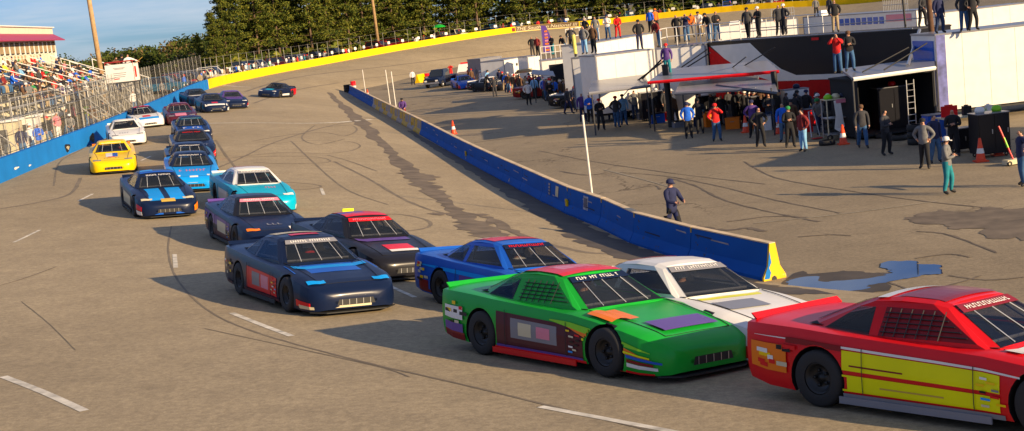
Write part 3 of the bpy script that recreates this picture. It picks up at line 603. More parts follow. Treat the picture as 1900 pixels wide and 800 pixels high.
RACERS = [
 (212, 323, 16, 'yellow race car with a red, white and blue hood badge', 'yellow', None, [('hood', 'white', .95, 1.7, -.28, .0), ('hood', 'blue', 1.0, 1.75, .0, .22), ('hood', 'red', 1.7, 1.8, -.2, .1), ('lamps', 'grey'), ('text_hood', 'gold', 1.85, 1.98, -.35, .35, 6), ('nose', 'orange', -.62, -.5, .2, .28), ('nose', 'orange', .5, .62, .2, .28)], dict(banner=('yellow', 'white'), spoiler='orange')),
 (240, 271, 18, 'plain white race car beside the blue wall', 'white', None, [('lamps', 'grey'), ('text_hood', 'grey', 1.7, 1.85, -.4, .4, 6), ('nose', 'red', -.5, .2, .37, .41), ('nose', 'purple', .35, .66, .17, .27), ('sides', 'orange', -.2, .1, .5, .9)], dict(bar=False)),
 (281, 237, 25, 'white, red and bright blue race car against the blue wall', 'white', 'navy', [('hood', 'red', 1.3, 1.8, -.3, .2), ('hood', 'sky blue', 1.9, 2.3, -.85, .85), ('side', 'sky blue', -1, -2.3, 2.3, .05, .6), ('side', 'pink', 1, .6, 2.1, .2, .9), ('side', 'sky blue', 1, -2.3, .5, .1, .95), ('roof', 'red', -.8, .05, -.5, .5), ('nose', 'sky blue', -.55, .55, .35, .4)], dict(banner=('navy', 'white'))),
 (340, 232, 17, 'dark maroon race car with a pink roof panel', 'maroon', 'maroon', [('roof', 'pink', -.85, -.2, -.48, .48), ('hood', 'pink', 1.5, 2.2, -.4, .3), ('hood', 'dark teal', .85, 1.4, -.9, .9), ('lamps', 'grey'), ('sides', 'dark teal', -1, 1, .1, .6)], dict(banner=('maroon', 'grey'))),
 (362, 266, 16, 'navy race car with a white zigzag on its hood, behind a black car', 'navy', 'navy', [('hood', 'blue', .9, 1.9, -.85, .85), ('swoosh', 'white', 1, .4, 2.2, .3, .8, .2), ('text_hood', 'white', 1.15, 1.4, -.5, .5, 4), ('lamps', 'white'), ('text_roof', 'blue', -.6, -.2, -.4, .4, 5)], dict(banner=('dark teal', 'grey'))),
 (364, 299, 16, 'near black race car with red nose corner and pale script on its hood', 'navy', 'black', [('text_hood', 'grey', 1.55, 1.8, -.7, .7, 9), ('side', 'red', 1, 1.1, 2.3, .1, .9), ('roof', 'maroon', -.2, .08, -.3, .3), ('swoosh', 'white', 1, .9, 2.3, .5, .6, .1)], dict(banner=('black', 'red'), bar=False)),
 (361, 332, 16, 'dark teal and navy race car between a black car and a bright blue car', 'dark teal', 'navy', [('hood', 'grey', .95, 1.3, -.6, .6), ('side', 'orange', 1, .8, 2.3, .1, .7), ('side', 'white', -1, 1.2, 2.3, .1, .6), ('side', 'orange', -1, 1.8, 2.3, .5, .9), ('lamps', 'white'), ('nose', 'orange', .3, .62, .2, .4)], dict(banner=('navy', 'white'))),
 (362, 357, 15, 'bright sky blue race car with pink lettering on its hood', 'sky blue', 'navy', [('text_hood', 'pink', 1.3, 1.62, -.5, .5, 8), ('hood', 'orange', 2.0, 2.25, -.92, -.80), ('lamps', 'white'), ('hood', 'white', 2.2, 2.32, -.15, .15), ('nose', 'cream', -.45, .12, .36, .43), ('sides', 'blue', -2.2, 1.0, .1, .5), ('side', 'orange', -1, 1.9, 2.3, .2, .9)], dict(banner=('navy', 'white'))),
 (316, 405, 22, 'black race car with two wide sky blue hood stripes', 'navy', 'navy', [('hood', 'sky blue', .86, 2.25, -.56, -.09), ('hood', 'sky blue', .86, 2.25, .09, .56), ('hood', 'gold', 2.15, 2.36, -.22, .22), ('lamps', 'cream'), ('side', 'cream', -1, -.8, .9, .25, .85), ('side', 'red', -1, 1.95, 2.3, .5, .95), ('side', 'white', -1, 1.95, 2.3, .1, .45), ('nose', 'blue', -.72, -.2, .14, .19), ('nose', 'blue', .2, .72, .14, .19), ('roof', 'blue', -.1, .1, -.55, .55), ('side', 'orange', 1, 1.9, 2.35, .3, .9), ('roof', 'sky blue', -.5, -.15, -.5, -.1)], dict(banner=('navy', 'white'), bar=True)),
 (505, 398, 24, 'teal race car with a white roof', 'teal', 'white', [('side', 'white', 1, 1.6, 2.3, .1, .5), ('text_hood', 'pink', 1.2, 1.4, .1, .5, 4), ('lamps', 'white'), ('side', 'white', -1, -.7, .7, .2, .8), ('roof', 'pink', -.85, -.6, -.5, .5), ('side', 'orange', 1, 1.5, 1.9, .3, .9)], dict(banner=('grey', 'white'))),
 (497, 450, 24, 'black race car with purple sides, behind a navy car', 'navy', 'black', [('side', 'purple', -1, -2.3, .9, .55, .95), ('side', 'maroon', -1, -2.2, 1.1, .05, .35), ('side', 'cream', -1, -.5, .5, .3, .8), ('text_hood', 'grey', 1.7, 1.85, -.2, .5, 5), ('lamps', 'orange'), ('hood', 'white', 2.05, 2.3, .3, .8)], dict(banner=('pink', 'white'), spoiler='purple', roofpx=(462, 362))),
 (742, 497, 30, 'black race car with red roof panel and neon yellow tag on its spoiler', 'black', 'black', [('roof', 'red', -.85, .08, -.52, .52), ('roof', 'purple', -.6, -.25, -.52, .1), ('hood', 'red', 1.5, 2.0, -.3, .35), ('hood', 'white', 1.9, 2.05, -.3, .4), ('hood', 'purple', .9, 1.15, -.7, .6), ('side', 'red', -1, .9, 2.2, .05, .3), ('side', 'purple', -1, -2.2, -.4, .4, .9), ('side', 'white', -1, 1.9, 2.3, .5, .8)], dict(banner=('red', 'pink'), spoiler='navy', roofpx=(655, 397))),
 (665, 566, 29, 'navy race car with light blue hood band and red number panel on its door', 'navy', 'navy', [('hood', 'blue', .95, 1.55, -.85, .85), ('hood', 'sky blue', 1.05, 1.25, -.75, .75), ('side', 'red', -1, -.8, .95, .15, .85), ('side', 'grey', -1, -.45, .0, .3, .75), ('side', 'pink', -1, .08, .5, .3, .75), ('side', 'red', -1, 1.9, 2.3, .2, .5), ('side', 'cream', -1, 2.0, 2.35, .12, .3), ('roof', 'cream', -.8, -.4, -.5, .5), ('roof', 'red', -.25, -.05, -.3, .3), ('nose', 'cream', -.6, .3, .16, .2), ('side', 'maroon', -1, -2.2, 1.2, .02, .12), ('lamps', 'sky blue')], dict(banner=('grey', 'white'), spoiler='navy', roofpx=(545, 436))),
 (905, 540, 33, 'bright blue race car with a red and white roof', 'blue', 'blue', [('roof', 'red', -.85, -.1, -.52, .52), ('roof', 'white', -.85, -.7, -.5, .5), ('side', 'dark red', -1, -2.2, .8, .05, .4), ('swoosh', 'sky blue', -1, -2.2, 2.2, .85, .9, .14), ('hood', 'sky blue', 1.0, 1.2, -.8, .8), ('side', 'purple', -1, -.6, .6, .3, .8)], dict(banner=('navy', 'red'), roofpx=(935, 445))),
 (1292, 600, 33, 'white race car with grey windows behind the green car', 'white', 'white', [('swoosh', 'yellow', -1, -1.5, 2.2, .9, .8, .08), ('hood', 'signal yellow', .9, 1.0, -.6, .6), ('roof', 'red', -.85, -.78, -.5, .5), ('side', 'red', -1, 1.2, 2.3, .1, .6), ('side', 'navy', -1, -.7, .9, .3, .85), ('side', 'red', -1, -.3, .4, .4, .8), ('hood', 'grey', 1.2, 1.6, -.6, .2)], dict(banner=('grey', 'white'), roofpx=(1236, 484), bar=False)),
 (1110, 640, 37, 'green race car with a red roof, maroon door and orange swoosh', 'green', 'green', [('roof', 'red', -.88, .1, -.55, .55), ('roof', 'pink', -.6, -.2, -.3, .35), ('side', 'maroon', -1, -.95, 1.0, .12, .9), ('side', 'grey', -1, -.6, .45, .32, .8), ('side', 'cream', -1, -.42, -.12, .4, .72), ('side', 'pink', -1, .0, .3, .42, .7), ('swoosh', 'orange', -1, .6, 2.25, .92, .55, .3), ('swoosh', 'lime', -1, .3, 2.2, .95, .85, .2), ('side', 'red', -1, -1.0, 2.25, .0, .07), ('side', 'purple', -1, -.95, 1.0, .07, .13), ('side', 'white', -1, 1.85, 2.3, .2, .33), ('side', 'dark red', -1, 1.85, 2.25, .35, .45), ('side', 'signal yellow', -1, 1.0, 2.2, .62, .68), ('side', 'white', -1, -2.3, -1.8, .5, .8), ('side', 'purple', -1, -2.3, -1.8, .2, .4), ('side', 'dark red', -1, -2.3, -1.76, .02, .2), ('hood', 'orange', 1.0, 1.5, -.9, -.4), ('hood', 'purple', 1.7, 2.1, -.5, .5), ('side', 'blue', -1, 1.85, 2.35, .5, .6)], dict(banner=('navy', 'white'), roofpx=(1052, 501), net=(1, 'green'), nose='red')),
 (1722, 728, 39, 'large red race car with a yellow door panel, nearest the camera', 'red', 'red', [('roof', 'white', -.8, -.65, -.55, .55), ('roof', 'dark red', -.55, .05, -.5, .5), ('side', 'signal yellow', -1, -1.0, .95, .52, .88), ('side', 'signal yellow', -1, -1.0, .95, .14, .44), ('side', 'dark red', -1, -.9, -.2, .60, .63), ('side', 'gold', -1, -.5, .3, .26, .29), ('side', 'grey', -1, -1.0, 1.0, .0, .1), ('swoosh', 'white', -1, -2.3, 2.2, .93, .93, .05), ('hood', 'white', .9, 1.1, -.8, .8), ('side', 'orange', -1, -2.35, -1.8, .3, .8), ('side', 'dark red', -1, -1.8, -1.0, .86, .96), ('roof', 'yellow', -.9, -.84, -.5, .5)], dict(banner=('dark red', 'white'), roofpx=(1740, 547), net=(1, 'dark red'), nose='grey')),
 (377, 196, 24, 'small navy race car at the head of a distant trio, near the wall', 'navy', 'navy', [('hood', 'white', .85, 1.2, -.8, .8), ('nose', 'cream', -.5, .1, .2, .4), ('side', 'maroon', -1, -.8, 1, .1, .6)], dict(bar=False)),
 (403, 209, 20, 'distant dark blue race car with a white nose', 'navy', 'navy', [('nose', 'white', -.7, -.35, .15, .42), ('nose', 'white', .35, .7, .15, .42), ('nose', 'white', -.7, .7, .37, .42), ('hood', 'red', 1.5, 1.9, -.25, .2), ('hood', 'white', 2.1, 2.35, -.8, .8), ('side', 'white', 1, 1.2, 2.35, .05, .7)], dict(bar=False)),
 (440, 202, 20, 'distant purple and navy race car, right of the trio', 'navy', 'purple', [('hood', 'purple', 1.0, 1.6, -.6, .6), ('lamps', 'white'), ('side', 'red', 1, 1.5, 2.3, .5, .9), ('side', 'white', 1, 1.3, 2.3, .1, .4)], dict(bar=False)),
 (513, 180, -14, 'farthest race car, dark teal with a red tail, alone on the track', 'navy', 'black', [('side', 'white', -1, -1.0, 2.0, .05, .4), ('side', 'red', 1, -2.4, -1.0, .1, .95), ('sides', 'white', -.6, 1.6, .1, .4), ('hood', 'teal', 1.2, 1.8, -.4, .3), ('lamps', 'white')], dict(bar=False, front=False))]
DRV = {(212, 323): 'yellow race car', (240, 271): 'white race car by the blue wall', (362, 357): 'sky blue race car', (316, 405): 'blue striped black race car', (505, 398): 'teal race car', (497, 450): 'purple sided race car', (742, 497): 'race car with neon tag', (665, 566): 'navy race car with red door', (905, 540): 'blue race car with red roof', (1292, 600): 'white race car by the green one', (1110, 640): 'green race car', (1722, 728): 'nearest red race car'}
for (px, py, an, lb, bc, rc, dec, kw) in RACERS:
    c = race_car(px, py, an, lb, bc, rc, dec, **kw)
    if (px, py) in DRV:
        hc_ = random.choice(['white', 'red', 'black', 'yellow', 'royal blue', 'orange']); q = c.matrix_world @ Vector((-.42, .37, -.60)); d_ = c.matrix_world.to_3x3() @ Vector((1, 0, 0)); person('drive', q, math.degrees(math.atan2(d_.y, d_.x)) + 90, random.choice(['black', 'red', 'navy', 'white']), 'black', f"driver with {art(hc_)} helmet inside the {DRV[(px, py)]}", 'race car drivers', helmet=hc_)
    if 'neon yellow tag' in lb: tg = MB(); tg.box((-2.42, .62, 1.14), (.03, .3, .12)); tg.build('spoiler_tag', PM['neon'], c)
# ============================================================ LEFT SIDE: fence, stand, tower, flag stand
random.seed(11)
GALV = mat('galvanised_steel', (.42, .42, .40), .5, metal=.4); ALU = mat('aluminium_bench', (.26, .26, .25), .45, metal=.3); DARKST = mat('dark_steel', (.05, .05, .05), .6); WOODP = mat('weathered_pole_wood', (.42, .27, .13), .85, var=.25, scale=3)
FPOST = mat('fence_post_grey', (.40, .38, .33), .6, metal=.2)
WHP = mat('white_painted_steel', (.78, .76, .70), .5, var=.05)
def wall_point(s):     # distance along the blue wall from its far end
    pts = bp_; acc = 0
    for a, b in zip(pts, pts[1:]):
        l = (Vector((b.x, b.y, 0)) - Vector((a.x, a.y, 0))).length
        if acc + l >= s:
            p = lerp(a, b, (s - acc) / l); t = Vector((b.x - a.x, b.y - a.y, 0)).normalized(); nn = Vector((-t.y, t.x, 0))
            if nn.dot(Vector((25 - p.x, 110 - p.y, 0))) < 0: nn = -nn
            return p, t, nn
        acc += l
    return None
wl = sum((Vector((b.x, b.y, 0)) - Vector((a.x, a.y, 0))).length for a, b in zip(bp_, bp_[1:]))
fen = thing('catch_fence', 'tall wire catch fence on steel posts along the top of the blue wall', 'fence')
s_ = .5; FP = []
while s_ < wl - .5:
    r = wall_point(s_)
    if r is None or r[0].y < 36: break
    FP.append(r); s_ += 3.0 if r[0].y > 105 else 1.3
FP = FP[:100]
for i, (p, t, nn) in enumerate(FP):
    b = p - nn * .42; m = MB(); m.tube((0, 0, -.3), (0, 0, 3.6), .019, n=6)
    o = m.build('post', FPOST, fen); o.location = b
cab = MB(); wire = MB()
for k in range(len(FP) - 1):
    for h in (1.05, 1.8, 2.55, 3.3):
        a = FP[k][0] - FP[k][2] * .37 + Vector((0, 0, h)); b = FP[k + 1][0] - FP[k + 1][2] * .37 + Vector((0, 0, h)); cab.tube(a, b, .013, n=4, cap=False)
    wr_ = .0026 if k > 45 else .0017; a0, b0 = FP[k][0] - FP[k][2] * .385, FP[k + 1][0] - FP[k + 1][2] * .385; N_ = 7
    for q in range(N_):
        for sg in (0, 1):
            # slanting wires of the chain link, 2.6 m tall, one bay wide
            t0 = q / N_; n_seg = 2
            a = lerp(a0, b0, t0); b = lerp(a0, b0, t0 + 1 if t0 + 1 <= 1 else t0 + (1 - t0))
            z0, z1 = (1.0, 3.55) if sg == 0 else (3.55, 1.0)
            # wires run at about 45 degrees: break into bays vertically
            for v in (0, 1):
                za = 1.0 + v * 1.28; zb = za + 1.28
                if sg: za, zb = zb, za
                A = lerp(a0, b0, t0) + Vector((0, 0, za)); zc = lerp(za, zb, 1 - t0); B = b0 + Vector((0, 0, zc)); wire.tube(A, B, wr_, n=3, cap=False)
                if t0 > 0: A = a0 + Vector((0, 0, zc)); B = lerp(a0, b0, t0) + Vector((0, 0, zb)); wire.tube(A, B, wr_, n=3, cap=False)
cb = cab.build('cable', mat('dark_cable', (.03, .03, .03), .6), fen); wr = wire.build('wire_mesh', FPOST, fen)
for o in (cb, wr): tag(o, kind='stuff')
# scuffs and dents on the blue wall
def wall_patch(px, py, w_, h, name, m_, par):
    bestd = 1e9; P = None; ry = ray(px, py)
    for a, b in zip(bp_, bp_[1:]):
        t = Vector((b.x - a.x, b.y - a.y, 0)).normalized(); nn = Vector((-t.y, t.x, 0)); den = ry.dot(nn)
        if abs(den) < 1e-6: continue
        k = (a - CAM).dot(nn) / den; q = CAM + ry * k; u = (q - a).dot(t); l = Vector((b.x - a.x, b.y - a.y, 0)).length
        if 0 <= u <= l and k > 0:
            nn = nn if nn.x > 0 else -nn; m = MB(); n_ = 14; vs = []
            for i in range(n_):
                an = 2 * math.pi * i / n_; rr = 1 + .2 * math.sin(3 * an + px); vs.append(q + nn * .012 + t * (w_ / 2 * math.cos(an) * rr) + Vector((0, 0, h / 2 * math.sin(an) * rr)))
            m.add(vs, [tuple(range(n_))]); return m.build(name, m_, par, recalc=True)
for (px, py, w_, h, mm) in ((125, 274, 1.1, .42, BLK), (171, 256, 1.2, .5, BLK), (172, 256, .5, .35, PM['cream']), (126, 274, .6, .2, PM['cream']), (30, 312, .9, .1, WHP), (55, 307, .5, .08, WHP), (290, 208, .5, .3, BLK), (250, 226, .6, .3, BLK)):
    wall_patch(px, py, w_, h, 'wall_scuff', mm, bwall)
# --- grandstand
def SX(Y): return -28.6 - .127 * (Y - 90)
tz = 2.0
SDIR = Vector((-.126, .992, 0)); SN = Vector((-.992, -.126, 0))     # along the rows (away from the camera) and up the rows (away from the track)
S0 = Vector((SX(72), 72, 0)); ROWS, LEN = 7, 41.0; ROWD, ROWH = .80, .36; Z0 = 4.2
gs = thing('grandstand', 'open aluminium grandstand full of seated spectators beside the tower', 'grandstand', S0, math.atan2(SDIR.y, SDIR.x) - math.pi / 2)
# local: +Y along rows, -X up the rows
for r in range(ROWS):
    m = MB(); m.box((-r * ROWD - .12, LEN / 2, Z0 + r * ROWH + .42), (.26, LEN, .05)); m.build('bench_seat', ALU, gs)
    m = MB(); m.box((-r * ROWD + .2, LEN / 2, Z0 + r * ROWH), (.62, LEN, .05)); m.build('footboard', GALV, gs)
for j in range(11):
    y = .3 + j * (LEN - .6) / 10; m = MB(); m.tube((.4, y, 2.0), (.4, y, Z0), .06, n=6); m.tube((-ROWS * ROWD, y, 2.0), (-ROWS * ROWD, y, Z0 + ROWS * ROWH), .06, n=6); m.tube((.4, y, Z0 - .05), (-ROWS * ROWD, y, Z0 + ROWS * ROWH - .05), .06, n=6); m.tube((.4, y, 2.1), (-ROWS * ROWD, y, Z0 + ROWS * ROWH - .4), .04, n=6)
    m.build('support_frame', DARKST, gs)
for y in (16.0, 24.5, 33, LEN + .1):
    m = MB()
    for h in (.72, 1.12): m.tube((.45, y, Z0 + h), (-ROWS * ROWD, y, Z0 + ROWS * ROWH + h), .035, n=6)
    for k in range(5): x = .4 - k * (ROWS * ROWD + .4) / 4; zz = Z0 + max(0, -x / ROWD) * ROWH; m.tube((x, y, zz), (x, y, zz + 1.12), .03, n=5)
    m.build('handrail', WHP, gs)
m = MB()
for h in (.55, 1.05): m.tube((.48, 0, Z0 + h), (.48, LEN, Z0 + h), .03, n=6)
for k in range(21): m.tube((.48, k * LEN / 20, Z0 - .1), (.48, k * LEN / 20, Z0 + 1.05), .025, n=5)
m.build('front_railing', GALV, gs)
def stand_pt(r, y): return S0 + SDIR * y + SN * (r * ROWD + .12) + Vector((0, 0, Z0 + r * ROWH + .445))
tops = ['black', 'navy', 'red', 'grey', 'brown', 'dark red', 'white', 'royal blue', 'charcoal', 'khaki', 'teal', 'green', 'orange', 'light blue', 'purple', 'pink', 'yellow']; wts = [11, 8, 3, 7, 8, 4, 3, 3, 8, 4, 2, 2, 1, 2, 1, .6, .6]
for r in range(ROWS):
    y = 9 + random.random(); row = []
    while y < LEN - .5:
        if random.random() < .66: row.append(y)
        y += .95 + random.random() * .5
    for k, yy in enumerate(row):
        P = stand_pt(r, yy); c = random.choices(tops, wts)[0]; hc = random.choice([None, None, None, 'black', 'white', 'navy', 'khaki', 'brown'])
        P.z -= .93 * .97 - .06
        rw = 'front' if r == 0 else 'top' if r == ROWS - 1 else ordi(r + 1)
        person(random.choice(['sit', 'sit', 'sit2']), P, random.uniform(70, 105), c, random.choice(['denim', 'dark denim', 'black', 'khaki']), f"spectator in {c}{' and a ' + hc + ' cap' if hc else ''}, {ordi(k + 1)} from left in the {rw} row", 'spectators seated in the grandstand', cap=hc, skin=random.random() < .2, s=.97)
# --- control tower
TB = Vector((SX(105) - 8.0, 105, 2.0)); tw = thing('control_tower', 'cream tower building with a burgundy awning above its row of windows', 'tower', (0, 0, 0), 0)
M_T = Matrix.Translation(Vector((SX(114) - 5.0, 114.5, 0))) @ Matrix.Rotation(math.atan2(SDIR.y, SDIR.x) - math.pi / 2, 4, 'Z')   # local +Y along the rows; origin is the far corner, front faces +X
tw.matrix_world = M_T
CRM = mat('cream_siding', (.72, .66, .50), .7, var=.06, scale=1.5); BURG = mat('burgundy_metal_roof', (.38, .035, .085), .45, var=.08); TRIM = mat('white_trim', (.8, .78, .72), .6, var=.04)
TL = 30
m = MB(); m.box((-3, -TL / 2, 5.4), (6, TL, 7.3)); m.build('wall', CRM, tw)
m = MB(); m.box((-3, -TL / 2, 9.5), (6.1, TL + .1, .6)); m.build('parapet', CRM, tw); m = MB(); m.box((-3, -TL / 2, 9.83), (6.4, TL + .4, .08)); m.build('roof_edge', TRIM, tw)
m = MB(); m.hexa([(0.0, 1.3, 8.45), (-6, 1.3, 8.45), (-6, -TL, 8.45), (0.0, -TL, 8.45)][::-1], [(0, .1, 9.3), (-6, .1, 9.3), (-6, -TL, 9.3), (0, -TL, 9.3)][::-1]) if 0 else None
m.add([(.85, .6, 8.75), (.85, -TL, 8.75), (.03, -TL, 9.3), (.03, .05, 9.3), (-6, .05, 9.3), (-6, .6, 8.75), (.85, .6, 8.68), (.85, -TL, 8.68), (.03, -TL, 8.8), (.03, .03, 8.8)], [(0, 3, 2, 1), (0, 5, 4, 3), (0, 1, 7, 6), (6, 7, 8, 9), (1, 2, 8, 7)])
m.build('awning', BURG, tw)
for k in range(17):
    y = -.9 - k * 1.7; f = MB(); f.box((.03, y, 8.2), (.08, 1.25, .85)); fo = f.build('window', DARKST, tw)
    p_ = MB(); p_.box((.075, y, 8.2), (.02, 1.13, .75)); p_.build('pane', GLS, fo)
    for q in range(4): v = MB(); v.box((.09, y - .42 + q * .28, 8.2), (.02, .1, .7)); v.build('blind', mat('window_blind', (.5, .36, .2), .8), fo)
    t_ = MB(); t_.box((.05, y + .85, 8.2), (.1, .3, .95)); t_.build('mullion', TRIM, tw)
# end wall windows facing away are not seen; plain corner board instead
m = MB(); m.box((.04, -.06, 5.4), (.12, .14, 7.2)); m.build('corner_board', TRIM, tw)
# --- second, small bleacher farther down
b2 = thing('bleacher', 'small empty bleacher with sloping white rails beyond the flag stand', 'bleacher', (SX(118) - .4, 120, 0), math.atan2(SDIR.y, SDIR.x) - math.pi / 2)
for r in range(6):
    m = MB(); m.box((-r * .8, 6, 3.6 + r * .38), (.3, 12, .05)); m.build('bench_seat', ALU, b2)
for j in range(4):
    m = MB(); y = .5 + j * 3.7; m.tube((.4, y, 2), (.4, y, 3.6), .05); m.tube((-4.6, y, 2), (-4.6, y, 5.8), .05); m.tube((.4, y, 3.5), (-4.6, y, 5.8), .05); m.build('support_frame', DARKST, b2)
for y in (0, 12):
    m = MB(); m.tube((.5, y, 4.5), (-4.6, y, 6.9), .045)
    for x, z in ((.4, 3.6), (-2, 4.8), (-4.6, 5.9)): m.tube((x, y, z), (x, y, z + 1.05), .04)
    m.build('handrail', WHP, b2)
# stair flights seen through the fence
for i, (px, py, Y) in enumerate(((8, 262, 66), (215, 232, 86), (232, 192, 98), (275, 185, 110))):
    p = at_y(px, py, Y); g = drop(p.x, p.y)[0]
    t = thing('stair_flight', uniq(['white metal stair at the far left behind the fence', 'white frame stair behind the fence beside the white race car', 'grey stair treads under the flag stand', 'grey stair treads under the small bleacher'][i]), 'stairs', (g.x, g.y, g.z), -.2)
    n_ = 6; H = 1.7 if i < 2 else 2.4
    for k in range(n_): m = MB(); m.box((-k * .3, 0, .2 + k * H / n_), (.26, 1.3, .04)); m.build('tread', ALU, t)
    for sy in (-.65, .65):
        m = MB(); m.tube((.2, sy, 0), (-n_ * .3, sy, H), .05); m.tube((.2, sy, .95), (-n_ * .3, sy, H + .95), .03); m.tube((.2, sy, 0), (.2, sy, .95), .03); m.tube((-n_ * .3, sy, 0), (-n_ * .3, sy, H + .95), .03); m.build('stair_rail', FPOST, t)
# white booths and panels behind the fence
for i, (px, py, Y, w_, h, c, lb) in enumerate(((18, 205, 72, 2.6, 1.9, 'cream', 'cream ticket booth behind the fence at the far left'), (62, 198, 77, 2.2, 1.8, 'white', 'white booth behind the fence, right of the cream booth'), (95, 190, 83, 1.9, 1.5, 'cream', 'third booth behind the fence, pale with a dark opening'))):
    p = at_y(px, py, Y); g = drop(p.x - 1, p.y)[0]; t = thing('booth', uniq(lb), 'booth', g, .15)
    m = MB(); m.box((0, 0, h / 2 + .05), (w_, 1.8, h)); m.build('wall', PM[c], t); m = MB(); m.box((0, 0, h + .1), (w_ + .3, 2.1, .1)); m.build('roof', TRIM, t); m = MB(); m.box((.2, -.905, h * .62), (w_ * .5, .03, h * .4)); m.build('hatch', DARKST, t)
# --- flag stand
FSW = at_y(223, 150, 88); FSW.x += .35; fx = thing('flag_stand', 'raised flag stand with a white banner above the catch fence', 'flag stand', (FSW.x - .3, 88, 0), 0)
z0 = 5.15
m = MB(); m.box((0, .75, z0), (2.2, 1.7, .1)); m.build('deck', DARKST, fx); fx.scale = (.86, .8, 1)
for x in (-1, 1):
    for y in (.0, 1.5): m = MB(); m.tube((x, y, 2), (x, y, z0), .06); m.build('leg', DARKST, fx)
m = MB()
for x in (-1.05, 1.05): m.tube((x, 0, z0), (x, 0, z0 + 1.35), .03); m.tube((x, 1.55, z0), (x, 1.55, z0 + 1.35), .03); m.tube((x, 0, z0 + 1.35), (x, 1.55, z0 + 1.35), .03)
m.tube((-1.05, 0, z0 + 1.35), (1.05, 0, z0 + 1.35), .05); m.tube((-1.05, 1.55, z0 + 1.35), (1.05, 1.55, z0 + 1.35), .03); m.build('railing', mat('red_rail_paint', (.3, .02, .02), .5), fx)
m = MB(); m.box((0, -.05, z0 + .62), (2.1, .04, 1.15)); bn = m.build('banner', WHP, fx)
m = MB(); m.box((1.08, .7, z0 + .62), (.04, 1.4, 1.15)); bn2 = m.build('side_banner', WHP, fx)
m = MB()
for k, (z, w_) in enumerate(((.95, .9), (.88, .7), (.62, 1.0), (.5, .9), (.38, .8))): m.box((0, -.078, z0 + z), (w_, .01, .035), .0)
m.build('lettering', PM['grey'], bn); m = MB(); m.box((-.25, -.079, z0 + .26), (.4, .01, .06)); m.build('lettering', PM['red'], bn)
m = MB(); m.lathe([(0, 0), (.22, 0), (.22, .01), (0, .01)], (1.105, .35, z0 + .55)); me = m; q = MB(); q.box((1.105, .35, z0 + .62), (.012, .5, .7)); q.build('emblem', PM['red'], bn2)
for (x, y, c, hh, lb, ps) in ((-.4, .5, 'brown', None, 'flag stand worker in brown on the left of the banner platform', 'bend'), (.05, .8, 'black', 'black', 'flag stand worker in black at the middle of the banner platform', 'down'), (.5, .5, 'white', None, 'flagman in a white shirt holding a flag stick above the banner', 'point')):
    person(ps, Vector((FSW.x - .3 + x, 88 + y, z0 + .05)), 40, c, 'black', lb, cap=hh)
m = MB(); m.tube((0, 0, 0), (.55, -.1, .35), .02); fs = m.build('flag_stick', PM['gold']); fs.location = (FSW.x + .75, 88.1, z0 + 1.15); tag(fs, 'yellow furled flag stick held out over the banner', 'flag')
# --- wooden light poles
def pole(p, h, r, lean, label):
    m = MB(); m.tube((0, 0, -.4), (lean[0], lean[1], h), r, r * .7, 12); o = m.build('light_pole', WOODP, smooth=True); o.location = p; tag(o, uniq(label), 'pole')
q = at_y(188, 130, 118); pole(Vector((q.x, 118, 2)), 18, .24, (-.25, 0), 'tall wooden light pole behind the flag stand')
# --- people walking behind the fence
k = 0
for (px, py, Y, c, pt, ps, hc) in ((35, 233, 70, 'navy', 'denim', 'down', None), (52, 225, 72, 'white', 'denim', 'pocket', 'white'), (70, 232, 71, 'royal blue', 'khaki', 'folded', None), (84, 212, 78, 'black', 'denim', 'down', 'red'), (102, 205, 82, 'pink', 'white', 'pocket', None), (120, 196, 86, 'charcoal', 'denim', 'walk', None),
    (141, 247, 80, 'grey', 'denim', 'bend', 'white'), (157, 186, 92, 'neon yellow', 'denim', 'folded', None), (12, 285, 62, 'black', 'denim', 'folded', 'black'), (30, 290, 61, 'teal', 'khaki', 'walk', None), (130, 178, 94, 'pink', 'black', 'down', None), (182, 218, 88, 'brown', 'dark denim', 'down', None), (200, 206, 93, 'charcoal', 'khaki', 'pocket', 'navy'), (262, 190, 108, 'white', 'denim', 'down', None), (315, 160, 128, 'grey', 'black', 'down', 'black')):
    p = at_y(px, py, Y); g = drop(min(p.x, SX(Y) + 1.9), Y)[0]; k += 1
    person(ps, g, random.uniform(20, 90), c, pt, f"person in {c} {PH[ps]} behind the catch fence, {ordi(k)} from left", 'people behind the catch fence', cap=hc)
# ============================================================ PIT WALL
random.seed(5)
PWB = catmull([at_z(*p) for p in ((1418, 523), (1259, 482), (1149, 446), (1103, 419), (1040, 394), (975, 360), (862, 300), (782, 252), (716, 214), (645, 172.5))], 10)
def resample(P, L):
    out = [P[0]]; acc = 0; k = 0; cur = P[0]
    while k < len(P) - 1:
        d = (P[k + 1] - cur).length
        if acc + d >= L: cur = lerp(cur, P[k + 1], (L - acc) / d); out.append(cur); acc = 0
        else: acc += d; k += 1; cur = P[k]
    return out
PW = resample(PWB, 3.66)
pit_blue = wall_paint('pit_wall_blue', (.004, .10, .42), (.06, .07, .10), 3.2, .62); cap_m = mat('barrier_cap_cream', (.66, .50, .30), .8, var=.2, scale=3); jy = wall_paint('barrier_yellow', (.80, .50, .02), (.75, .7, .6), 2.5, .6)
jgrey = mat('barrier_weathered_white', (.36, .32, .30), .8, var=.25, scale=2); jyd = mat('barrier_dull_yellow', (.62, .38, .02), .7, var=.2)
PROF = [(.30, 0), (.30, .08), (.16, .32), (.085, .80), (.075, .86), (-.075, .86), (-.085, .80), (-.16, .32), (-.30, .08), (-.30, 0)]
reflect = [(1048, 380), (862, 285), (762, 233), (711, 207)]
